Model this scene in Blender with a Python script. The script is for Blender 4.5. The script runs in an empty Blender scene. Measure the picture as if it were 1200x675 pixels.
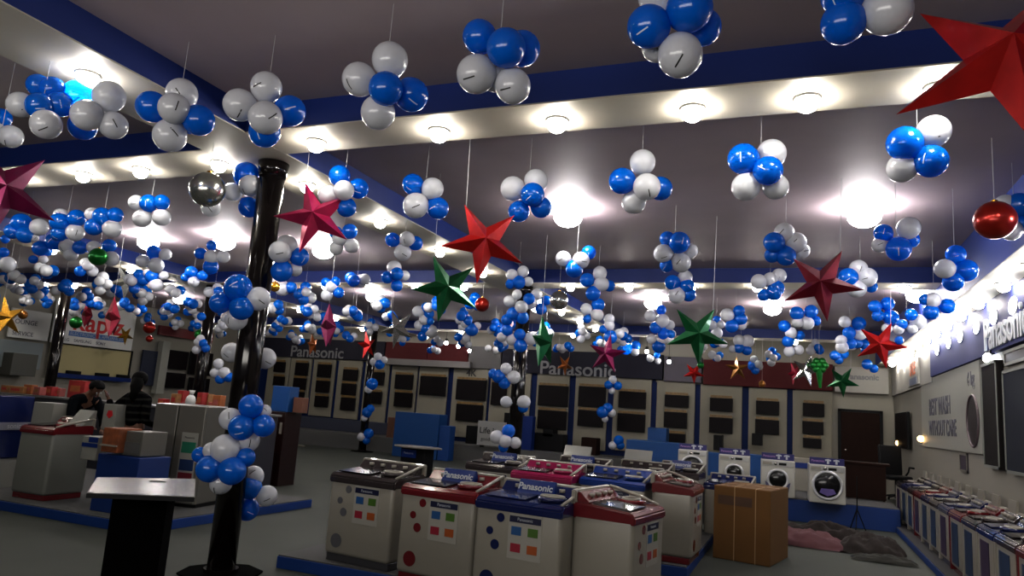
import bpy, bmesh, math, random
from mathutils import Vector, Matrix
random.seed(7)
PI = math.pi
col = bpy.context.scene.collection
S = bpy.context.scene

# ------------------------------------------------------------------ camera geometry
H = 1.8
def _n(v): return v / v.length
_v1 = (-2100.0, -7.5); _v2 = (336.0, 165.5)
F = math.sqrt(-(_v1[0]*_v2[0] + _v1[1]*_v2[1]))
_X = -_n(Vector((_v1[0], -_v1[1], -F))); _Y = _n(Vector((_v2[0], -_v2[1], -F)))
_Z = _n(_X.cross(_Y))
RW = Matrix((_X, _Y, _Z))                       # world = RW @ camera
EYE = Vector((0, 0, H))
def ray(px, py): return RW @ Vector((px-600.0, -(py-337.5), -F))
def onz(px, py, z): r = ray(px, py); return EYE + r*((z-H)/r.z)
def ony(px, py, y): r = ray(px, py); return EYE + r*(y/r.y)
def onx(px, py, x): r = ray(px, py); return EYE + r*(x/r.x)
def pt(px, py, d): return EYE + ray(px, py)*(d/F)
def cdepth(p): return -(RW.transposed() @ (Vector(p)-EYE)).z

cam = bpy.data.cameras.new('camera'); co = bpy.data.objects.new('camera', cam); col.objects.link(co)
cam.sensor_width = 36; cam.lens = F/1200*36; cam.clip_end = 200; cam.clip_start = .05
m4 = RW.to_4x4(); m4.translation = EYE; co.matrix_world = m4; S.camera = co

# ------------------------------------------------------------------ materials
MATS = {}
def mat(name, c, rough=.5, metal=0, noise=0, nscale=8, coat=0, bump=0, spec=.5):
    if name in MATS: return MATS[name]
    m = bpy.data.materials.new(name); m.use_nodes = True; nt = m.node_tree
    b = nt.nodes['Principled BSDF']
    b.inputs['Base Color'].default_value = (*c, 1); b.inputs['Roughness'].default_value = rough
    b.inputs['Metallic'].default_value = metal; b.inputs['Coat Weight'].default_value = coat
    b.inputs['Specular IOR Level'].default_value = spec
    tc = nt.nodes.new('ShaderNodeTexCoord'); n = nt.nodes.new('ShaderNodeTexNoise'); n.inputs['Scale'].default_value = nscale
    n.inputs['Detail'].default_value = 4
    nt.links.new(tc.outputs['Object'], n.inputs['Vector'])
    mr = nt.nodes.new('ShaderNodeMapRange'); nt.links.new(n.outputs['Fac'], mr.inputs['Value'])
    k = noise if noise else .03
    mr.inputs['To Min'].default_value = 1-k; mr.inputs['To Max'].default_value = 1+k
    mx = nt.nodes.new('ShaderNodeVectorMath'); mx.operation = 'SCALE'; mx.inputs[0].default_value = c
    nt.links.new(mr.outputs['Result'], mx.inputs['Scale']); nt.links.new(mx.outputs[0], b.inputs['Base Color'])
    if bump:
        bp = nt.nodes.new('ShaderNodeBump'); bp.inputs['Strength'].default_value = bump
        nt.links.new(n.outputs['Fac'], bp.inputs['Height']); nt.links.new(bp.outputs['Normal'], b.inputs['Normal'])
    MATS[name] = m; return m
def emit(name, c, s):
    if name in MATS: return MATS[name]
    m = bpy.data.materials.new(name); m.use_nodes = True; nt = m.node_tree
    b = nt.nodes['Principled BSDF']; b.inputs['Base Color'].default_value = (*c, 1)
    b.inputs['Emission Color'].default_value = (*c, 1); b.inputs['Emission Strength'].default_value = s
    MATS[name] = m; return m
def gloss_streak():
    m = mat('ceiling grey', (.42, .35, .37), .62, 0, .16, 1.2, bump=.05); return m

WHITE = mat('appliance white', (.25, .235, .20), .35, coat=.2)
CREAM = mat('cream board', (.205, .19, .15), .6, noise=.06, nscale=3)
DARK = mat('dark plastic', (.006, .006, .007), .5, spec=.15)
BLACK = mat('black gloss', (.006, .006, .007), .15)
SCREEN = mat('tv screen', (.006, .004, .005), .45, spec=.12)
MAROON = mat('maroon plastic', (.12, .008, .012), .2, coat=.5)
NAVY = mat('navy plastic', (.006, .012, .07), .2, coat=.5)
CHAR = mat('charcoal plastic', (.035, .027, .028), .2, coat=.5)
MAGENTA = mat('magenta plastic', (.22, .01, .06), .2, coat=.5)
BLUEP = mat('blue plinth paint', (.0, .03, .16), .5, noise=.08)
BLUEB = mat('blue box paint', (.0, .05, .18), .55, noise=.06)
GREYTOP = mat('grey carpet', (.07, .07, .07), .9, noise=.15, nscale=30)
SIGNB = mat('sign blue', (.004, .022, .14), .3)
LETW = mat('lettering white', (.4, .42, .45), .5)
LETG = mat('lettering grey', (.17, .17, .18), .5)
SILVER = mat('silver panel', (.15, .145, .13), .32, metal=.35, noise=.05, nscale=3)
STEEL = mat('steel top', (.5, .48, .45), .25, metal=1, noise=.1, nscale=5, bump=.03)
BROWN = mat('dark brown wood', (.016, .006, .004), .6, noise=.2, spec=.1)
BALB = mat('blue balloon latex', (.0, .15, .60), .17, spec=.7)
BALW = mat('white balloon latex', (.64, .65, .69), .2, spec=.7)
PRB = mat('printed black', (.02, .02, .02), .5); PRW = mat('printed white', (.5, .6, .75), .5)
GOLD = mat('gold strip', (.16, .10, .035), .4, noise=.8, nscale=14)
STRINGM = mat('nylon string', (.45, .45, .45), .4)
BULB = emit('bulb glow', (1, .95, .87), 120)
BULBC = emit('cool bulb glow', (1, .96, .95), 75)
FASL = emit('fascia lamp glow', (.9, .95, 1), 26)
WARM = emit('small warm lamp', (1, .62, .25), 9)
RING = mat('lamp ring', (.6, .58, .55), .3)

def latex(m, k):
    nt = m.node_tree; b = nt.nodes['Principled BSDF']; o = nt.nodes['Material Output']
    tr = nt.nodes.new('ShaderNodeBsdfTranslucent'); mx = nt.nodes.new('ShaderNodeMixShader'); mx.inputs[0].default_value = k
    src = b.inputs['Base Color'].links[0].from_socket
    g = nt.nodes.new('ShaderNodeVectorMath'); g.operation = 'MULTIPLY'; g.inputs[1].default_value = (1.0, 1.9, 1.5); nt.links.new(src, g.inputs[0]); nt.links.new(g.outputs[0], tr.inputs['Color'])
    if m is BALW: nt.links.new(src, tr.inputs['Color'])
    nt.links.new(b.outputs[0], mx.inputs[1]); nt.links.new(tr.outputs[0], mx.inputs[2]); nt.links.new(mx.outputs[0], o.inputs['Surface'])
latex(BALB, .3); latex(BALW, .25)
# ------------------------------------------------------------------ mesh helpers
class MB:
    def __init__(s): s.bm = bmesh.new(); s.mats = []
    def mi(s, m):
        if m not in s.mats: s.mats.append(m)
        return s.mats.index(m)
    def _set(s, fs, m):
        i = s.mi(m)
        for f in fs: f.material_index = i
    def box(s, x0, x1, y0, y1, z0, z1, m, bev=0, M=None, seg=2):
        r = bmesh.ops.create_cube(s.bm, size=1)
        vs = r['verts']
        for v in vs: v.co = Vector(((x0+x1)/2+v.co.x*(x1-x0), (y0+y1)/2+v.co.y*(y1-y0), (z0+z1)/2+v.co.z*(z1-z0)))
        fs = set(f for v in vs for f in v.link_faces)
        if bev:
            es = set(e for v in vs for e in v.link_edges)
            r = bmesh.ops.bevel(s.bm, geom=list(es), offset=bev, segments=seg, affect='EDGES', profile=.5)
            fs = set(r['faces']) | set(f for v in r['verts'] for f in v.link_faces)
            vs = r['verts']
            vs = list(set(v for f in fs for v in f.verts))
        if M is not None:
            for v in vs: v.co = M @ v.co
        s._set(fs, m); return s
    def prism(s, pts, a, b, axis, m, bev=0):
        # polygon pts (2D) extruded along axis from a to b
        def mk(p, t):
            return Vector((t, p[0], p[1])) if axis == 'x' else (Vector((p[0], t, p[1])) if axis == 'y' else Vector((p[0], p[1], t)))
        A = [s.bm.verts.new(mk(p, a)) for p in pts]; B = [s.bm.verts.new(mk(p, b)) for p in pts]
        fs = [s.bm.faces.new(A), s.bm.faces.new(B[::-1])]
        n = len(pts)
        for i in range(n): fs.append(s.bm.faces.new((A[i], B[i], B[(i+1) % n], A[(i+1) % n])))
        bmesh.ops.recalc_face_normals(s.bm, faces=fs)
        s._set(fs, m)
        if bev:
            es = set(e for f in fs for e in f.edges)
            r = bmesh.ops.bevel(s.bm, geom=list(es), offset=bev, segments=2, affect='EDGES'); s._set(r['faces'], m)
        return s
    def cyl(s, p, r, h, m, axis='z', n=24, r2=None):
        ret = bmesh.ops.create_cone(s.bm, cap_ends=True, segments=n, radius1=r, radius2=r if r2 is None else r2, depth=h)
        R = {'z': Matrix.Identity(3), 'x': Matrix.Rotation(PI/2, 3, 'Y'), 'y': Matrix.Rotation(-PI/2, 3, 'X')}[axis]
        for v in ret['verts']: v.co = R @ v.co + Vector(p)
        s._set(set(f for v in ret['verts'] for f in v.link_faces), m); return s
    def tube(s, pts, r, m, n=6):
        rings = []
        for i, p in enumerate(pts):
            p = Vector(p); a = Vector(pts[max(i-1, 0)]); b = Vector(pts[min(i+1, len(pts)-1)]); t = (b-a).normalized()
            u = t.cross(Vector((0, 0, 1)));
            if u.length < .05: u = t.cross(Vector((1, 0, 0)))
            u.normalize(); w = t.cross(u)
            rr = r[i] if isinstance(r, (list, tuple)) else r
            rings.append([s.bm.verts.new(p+(u*math.cos(2*PI*k/n)+w*math.sin(2*PI*k/n))*rr) for k in range(n)])
        fs = []
        for A, B in zip(rings, rings[1:]):
            for k in range(n): fs.append(s.bm.faces.new((A[k], A[(k+1) % n], B[(k+1) % n], B[k])))
        fs += [s.bm.faces.new(rings[0][::-1]), s.bm.faces.new(rings[-1])]
        s._set(fs, m); return s
    def torus(s, c, R, r, m, axis='z', n=28, k=8, sx=1, sy=1):
        rings = []
        for i in range(n):
            a = 2*PI*i/n; ring = []
            for j in range(k):
                b = 2*PI*j/k; q = R+r*math.cos(b); x, y, z = q*math.cos(a)*sx, q*math.sin(a)*sy, r*math.sin(b)
                v = Vector((x, y, z)) if axis == 'z' else (Vector((x, z, y)) if axis == 'y' else Vector((z, x, y)))
                ring.append(s.bm.verts.new(v+Vector(c)))
            rings.append(ring)
        fs = []
        for i in range(n):
            A, B = rings[i], rings[(i+1) % n]
            for j in range(k): fs.append(s.bm.faces.new((A[j], B[j], B[(j+1) % k], A[(j+1) % k])))
        bmesh.ops.recalc_face_normals(s.bm, faces=fs); s._set(fs, m); return s
    def sph(s, c, r, m, n=20, sc=(1, 1, 1)):
        ret = bmesh.ops.create_uvsphere(s.bm, u_segments=n, v_segments=max(8, n//2), radius=r)
        for v in ret['verts']: v.co = Vector((v.co.x*sc[0], v.co.y*sc[1], v.co.z*sc[2]))+Vector(c)
        s._set(set(f for v in ret['verts'] for f in v.link_faces), m); return s
    def mesh(s, name, smooth=False):
        me = bpy.data.meshes.new(name)
        s.bm.to_mesh(me); s.bm.free()
        for m in s.mats: me.materials.append(m)
        if smooth:
            for p in me.polygons: p.use_smooth = True
        return me
    def build(s, name, parent=None, smooth=False, M=None):
        me = s.mesh(name, smooth); o = bpy.data.objects.new(name, me); col.objects.link(o)
        if parent: o.parent = parent
        if M is not None: o.matrix_local = M
        return o
def obj(name, me, parent=None):
    o = bpy.data.objects.new(name, me); col.objects.link(o)
    if parent: o.parent = parent
    return o
def thing(name, label, cat, loc=(0, 0, 0), rz=0, group=None):
    o = bpy.data.objects.new(name, None); col.objects.link(o); o.empty_display_size = .1
    o.location = loc; o.rotation_euler = (0, 0, rz); o['label'] = label; o['category'] = cat
    if group: o['group'] = group
    return o
def tag(o, label, cat, group=None):
    o['label'] = label; o['category'] = cat
    if group: o['group'] = group
    return o
def struct(o): o['kind'] = 'structure'; return o
def text(s, size, M, m, parent, name='lettering', ext=.002, sx=1, bold=0, align='CENTER'):
    cu = bpy.data.curves.new(name, 'FONT'); cu.body = s; cu.size = size; cu.extrude = ext; cu.offset = bold
    cu.align_x = align; cu.align_y = 'CENTER'; cu.materials.append(m)
    o = bpy.data.objects.new(name, cu); col.objects.link(o); o.parent = parent
    o.matrix_local = M @ Matrix.Diagonal((sx, 1, 1, 1)); return o
def TM(p, rx=PI/2, rz=0):   # text upright, readable from -Y when rz = 0
    return Matrix.Translation(p) @ Matrix.Rotation(rz, 4, 'Z') @ Matrix.Rotation(rx, 4, 'X')

# ================================================================== ROOM
XL, XR, YF = -22.0, 2.6, 24.0
fl = mat('showroom floor', (.047, .052, .044), .7, noise=.16, nscale=1.3, spec=.3)
struct(MB().box(XL-.2, 6, -6, YF+.2, -.1, 0, fl).build('floor'))
CEIL = gloss_streak()
WALLM = mat('wall paint', (.27, .255, .22), .7, noise=.06, nscale=1)
BEAMW = mat('soffit white', (.46, .43, .37), .6, noise=.05, nscale=2)
BEAMB = mat('soffit blue', (.006, .026, .17), .5, noise=.06, nscale=2)
struct(MB().box(XL-.2, 6, -3, YF+.2, 4.52, 4.7, CEIL).build('ceiling'))
struct(MB().box(XL-.2, XR+.2, YF, YF+.2, 0, 4.7, WALLM).build('wall_back'))
struct(MB().box(XL-.2, XL, -3, YF, 0, 4.7, WALLM).build('wall_left'))
struct(MB().box(XR, XR+.2, 1.5, YF, 0, 4.7, WALLM).build('wall_right'))
def beam(n, x0, x1, y0, y1, z=4.25):
    b = MB()
    b.box(x0, x1, y0, y1, z+.012, 4.53, BEAMB)
    b.box(x0+.002, x1-.002, y0+.002, y1-.002, z, z+.014, BEAMW)
    return struct(b.build(n))
beam('beam_long', -5.83, -4.98, -1, 23.9, 4.25)
beam('beam_long_far', -14.0, -13.1, 2, 23.9, 4.252)
beam('beam_cross_near', -4.98, 2.12, 5.13, 5.73)
beam('beam_cross_near_left', -13.1, -5.83, 5.45, 6.15)
beam('beam_cross_near_far', -21.9, -14.0, 5.6, 6.3)
beam('beam_cross_middle', -4.98, 2.12, 12.95, 13.55)
beam('beam_cross_middle_left', -13.1, -5.83, 12.95, 13.55)
beam('beam_cross_middle_far', -21.9, -14.0, 12.95, 13.55)
beam('beam_cross_back', -4.98, 2.12, 21.3, 21.9)
beam('beam_cross_back_left', -13.1, -5.83, 21.3, 21.9)
beam('beam_cross_back_far', -21.9, -14.0, 21.3, 21.9)
beam('beam_right', 2.12, 2.6, 3, 23.9, 3.8)
# blue fascia along the right wall
FASB = mat('fascia navy', (.02, .026, .12), .6, noise=.1, spec=.2)
struct(MB().box(2.52, 2.6, 3, 17.0, 3.05, 3.8, FASB).build('trim_1'))
WF = mat('fascia white', (.3, .29, .27), .6)
struct(MB().box(2.54, 2.6, 17.0, 23.9, 2.95, 3.8, WF).build('trim_2'))

# ------------------------------------------------------------------ recessed lamps
ringme = MB().torus((0, 0, 0), .085, .014, RING).cyl((0, 0, .012), .085, .01, RING).mesh('trim_ring', True)
bulbme = MB().sph((0, 0, -.05), .075, BULB, 16, (1, 1, .8)).mesh('bulb', True)
bulbsm = MB().sph((0, 0, -.05), .075, BULB, 8, (1, 1, .8)).mesh('bulb', True)
def spot(x, y, z, label, group):
    t = thing('recessed_spotlight', label, 'ceiling light', (x, y, z-.005), 0, group)
    obj('trim_ring', ringme, t); obj('bulb', bulbme if y < 9 else bulbsm, t)
for x in (-4.4, -3.05, -1.92, -.79, .05, .91, 1.75):
    spot(x, 5.47, 4.25, 'round recessed spotlight in the near white ceiling strip between the long strip and right wall', 'spotlights of the near cross strip')
for x in (-5.94, -7.11, -8.06, -9.19, -10.3, -11.4, -12.5, -15, -16.1, -17.2, -18.3, -19.4):
    spot(x, 5.8+(.12 if x < -13 else 0), 4.25, 'round recessed spotlight in the white cross strip beyond the long strip, above the silver ball', 'spotlights of the near left cross strip')
for y in (1.9, 3.78, 6.64, 8.26, 10.08, 11.8, 14.9, 16.6, 18.2, 19.8):
    spot(-5.4, y, 4.25, 'round recessed spotlight in the long diagonal white strip running to the back wall', 'spotlights of the long strip')
x = 1.61
while x > -20.5:
    if not -6 < x < -4.9 and not -14.2 < x < -12.9:
        spot(x, 13.2, 4.25, 'round recessed spotlight in the second white cross strip over the middle pole', 'spotlights of the middle cross strip')
    x -= 1.15
x = 1.2
while x > -20.5:
    if not -6 < x < -4.9 and not -14.2 < x < -12.9:
        spot(x, 21.6, 4.25, 'small recessed spotlight in the farthest white cross strip near the television wall', 'spotlights of the back cross strip')
    x -= 1.3
for y in (7.5, 9.4, 11.2, 15.2, 17, 18.8): spot(-13.55, y, 4.252, 'recessed spotlight in the second long white strip on the left side', 'spotlights of the left long strip')
for y in (7.0, 8.2, 9.36, 10.56, 11.96, 13.2, 14.4, 15.5, 16.6, 17.7, 18.8, 20, 21.2, 22.4):
    spot(2.40, y, 3.8, 'bright recessed spotlight in the low white strip along the right wall', 'spotlights of the right wall strip')
for y in (8.6, 9.6, 10.67, 11.65, 12.71, 13.92, 14.94, 16.12):
    t = thing('fascia_lamp', 'bright oval lamp on the blue fascia of the right wall', 'wall light', (2.52, y, 3.53), 0, 'oval lamps on the blue fascia')
    MB().sph((0, 0, 0), .13, FASL, 16, (.22, 1.5, .75)).build('glowing_lens', t, True)
    MB().torus((.0, 0, 0), .14, .012, RING, 'x', sx=1.45, sy=.78).build('trim_ring', t, True)
t = thing('picture_lamp', 'bright lamp on top of the dark refrigerator panel on the right wall', 'wall light', (2.5, 12.06, 3.0))
MB().sph((0, 0, 0), .08, FASL, 16, (.4, 2.6, .8)).build('glowing_lens', t, True); MB().box(0, .06, -.2, .2, .03, .09, DARK, .01).build('bracket', t)
# hanging lamps in the recesses
cfl = MB(); cfl.bm.free()
for k in range(0):
    a = 2*PI*k/3; cfl.tube([(.035*math.cos(a), .035*math.sin(a), 0), (.04*math.cos(a), .04*math.sin(a), -.14), (.03*math.cos(a+.9), .03*math.sin(a+.9), -.17), (.04*math.cos(a+1.2), .04*math.sin(a+1.2), -.1)], .022, BULBC, 8)
cflme = MB().sph((0, 0, -.01), .19, BULBC, 24, (1, 1, .72)).mesh('bulb', True)
capme = MB().cyl((0, 0, .112), .16, .012, RING, n=32).mesh('lamp_holder', True)
glows = [(665, 262, 'over the red star'), (1013, 262, 'beside the cyan balloons on the right'), (173, 290, 'above the left balloon rows'), (262, 290, 'left of the near black pole'), (378, 300, 'behind the pink star'),
         (630, 364, 'behind the middle pole'), (765, 360, 'near the green star top'), (905, 367, 'far bay on the right'), (210, 354, 'far bay on the left'), (437, 352, 'far bay left of the green star'), (1075, 352, 'beside the right wall strip')]
for px, py, wh in glows:
    p = onz(px, py, 4.3)
    t = thing('ceiling_lamp', 'very bright round lamp under the grey ceiling, '+wh, 'ceiling light', (p.x, p.y, 4.40), 0, 'bright lamps in the grey ceiling bays')
    obj('bulb', cflme, t); obj('lamp_holder', capme, t)
for px, py in [(735, 402), (758, 412), (784, 424), (475, 388), (500, 395), (523, 402), (537, 406), (550, 411)]:
    p = ony(px, py, 22.2)
    t = thing('track_spotlight', 'small bright spotlight of the string slanting before the back wall sign boards', 'spotlight', p, 0, 'small spotlights before the sign boards')
    MB().sph((0, 0, 0), .06, BULBC, 12).build('bulb', t, True); MB().cyl((0, .0, .1), .05, .1, DARK, n=12).build('lamp_holder', t)
    MB().tube([(0, 0, .14), (0, 0, 4.5-p.z)], .006, DARK).build('cable', t)

# ------------------------------------------------------------------ poles
BLK = mat('matte black', (.0015, .0015, .0015), .9, spec=.02)
def pole(x, y, label, dressed=True, r=.135, plate=True):
    t = thing('round_pole', label, 'pole', (x, y, 0))
    PB = mat('polished black pole', (.006, .004, .004), .12, noise=.3, nscale=5, bump=.08)
    MB().cyl((0, 0, 2.12), r, 4.2, PB, n=40).build('shaft', t, True)
    MB().cyl((0, 0, 4.16), r+.005, .16, PB, n=40, r2=r+.03).build('capital', t, True)
    if plate: MB().cyl((0, 0, .008), .4, .016, BLK, n=8).cyl((0, 0, .03), r+.03, .05, PB, n=32).build('base_plate', t)
    return t
pole(-5.3, 5.93, 'near shiny black round pole wrapped with balloon bunches')
pole(-5.13, 13.3, 'black round pole in the middle, behind the washers')
pole(-13.25, 13.3, 'black pole behind the near pole, beside the packages')
pole(-18.35, 13.3, 'leftmost far black pole in front of the left signboards')
pole(-13.9, 21.6, 'slim dark pole before the television wall, balloon bunches up it', r=.13)

# ================================================================== BALLOONS
def balloon_mesh(n, m, name):
    b = MB(); bm = b.bm
    ret = bmesh.ops.create_uvsphere(bm, u_segments=n, v_segments=n//2, radius=1)
    for v in ret['verts']:
        z = v.co.z
        if z < 0: v.co.x *= 1-.10*z*z*z*z; v.co.y *= 1-.10*z*z*z*z; v.co.z *= 1.07
    b._set(bm.faces[:], m)
    b.cyl((0, 0, -1.1), .10, .09, m, n=8, r2=.05)
    return b.mesh(name, True)
BM = {('b', 1): balloon_mesh(32, BALB, 'balloon'), ('w', 1): balloon_mesh(32, BALW, 'balloon'), ('b', 0): balloon_mesh(14, BALB, 'balloon'), ('w', 0): balloon_mesh(14, BALW, 'balloon')}
def mark_mesh(m):
    b = MB(); bm = b.bm; rows = []
    for i in range(9):
        a = -.33+.66*i/8; row = []
        for s in (-.035, .035):
            row.append(bm.verts.new(Vector((math.sin(a)*1.006, s, math.cos(a)*1.006))))
        rows.append(row)
    for A, B in zip(rows, rows[1:]): bm.faces.new((A[0], B[0], B[1], A[1]))
    b._set(bm.faces[:], m); return b.mesh('printed_band')
MKM = {'w': mark_mesh(PRB), 'b': mark_mesh(PRW)}
strings = {}
def ctop(x, y):
    if -5.85 < x < -4.96 or -14.02 < x < -13.08: return 4.248
    if x > 2.1: return 3.795
    lo, hi = (5.11, 5.75) if x > -4.98 else ((5.43, 6.17) if x > -13.1 else (5.58, 6.32))
    if lo < y < hi or 12.93 < y < 13.57 or 21.28 < y < 21.92: return 4.248
    return 4.518
def add_string(parent, h, r=.0025):
    k = round(h, 2)
    if k not in strings: strings[k] = MB().tube([(0, 0, 0), (0, 0, h)], r, STRINGM, 4).mesh('string')
    obj('string', strings[k], parent)
ANCH = []
def cluster(bl, label, z=3.9, d=None, group=None, ymax=22.3, string=True, name='balloon_cluster'):
    sx = sum(b[0] for b in bl)/len(bl); sy = sum(b[1] for b in bl)/len(bl)
    if d is None:
        p = onz(sx, sy, z)
        if p.x > 1.75 and p.y > 8.5: p = onz(sx, sy, 3.62)
        elif p.x > 1.75: p = onz(sx, sy, 3.98)
        if p.y > ymax or p.y < 0: p = ony(sx, sy, ymax)
        d = cdepth(p)
    c = pt(sx, sy, d)
    t = thing(name, label, 'balloons', c, 0, group)
    big = max(b[2] for b in bl) > 9.5
    ANCH.append((c.x, c.y))
    for b in bl:
        px, py, r, k = b[:4]; dz = b[4] if len(b) > 4 else 0
        dd = d+dz*.11; p = pt(px, py, dd); rr = r*dd/F
        o = obj('balloon', BM[(k, 1 if big else 0)], t)
        v = p-c
        if v.length < .02: v = Vector((0, 0, 1))
        q = v.to_track_quat('Z', 'Y')
        o.location = v; o.rotation_mode = 'QUATERNION'; o.rotation_quaternion = q; o.scale = (rr, rr, rr)
        if big and random.random() < .6:
            mk = obj('printed_band', MKM[k], o)
            dirw = (EYE-p).normalized()+Vector((random.uniform(-.7, .7), random.uniform(-.3, .3), random.uniform(-.6, .3)))
            mk.rotation_mode = 'QUATERNION'
            mk.rotation_quaternion = q.inverted() @ dirw.to_track_quat('Z', 'Y') @ Matrix.Rotation(random.uniform(0, 3), 3, 'Z').to_quaternion()
    if string: add_string(t, ctop(c.x, c.y)-c.z)
    return t
W, B = 'w', 'b'
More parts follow.
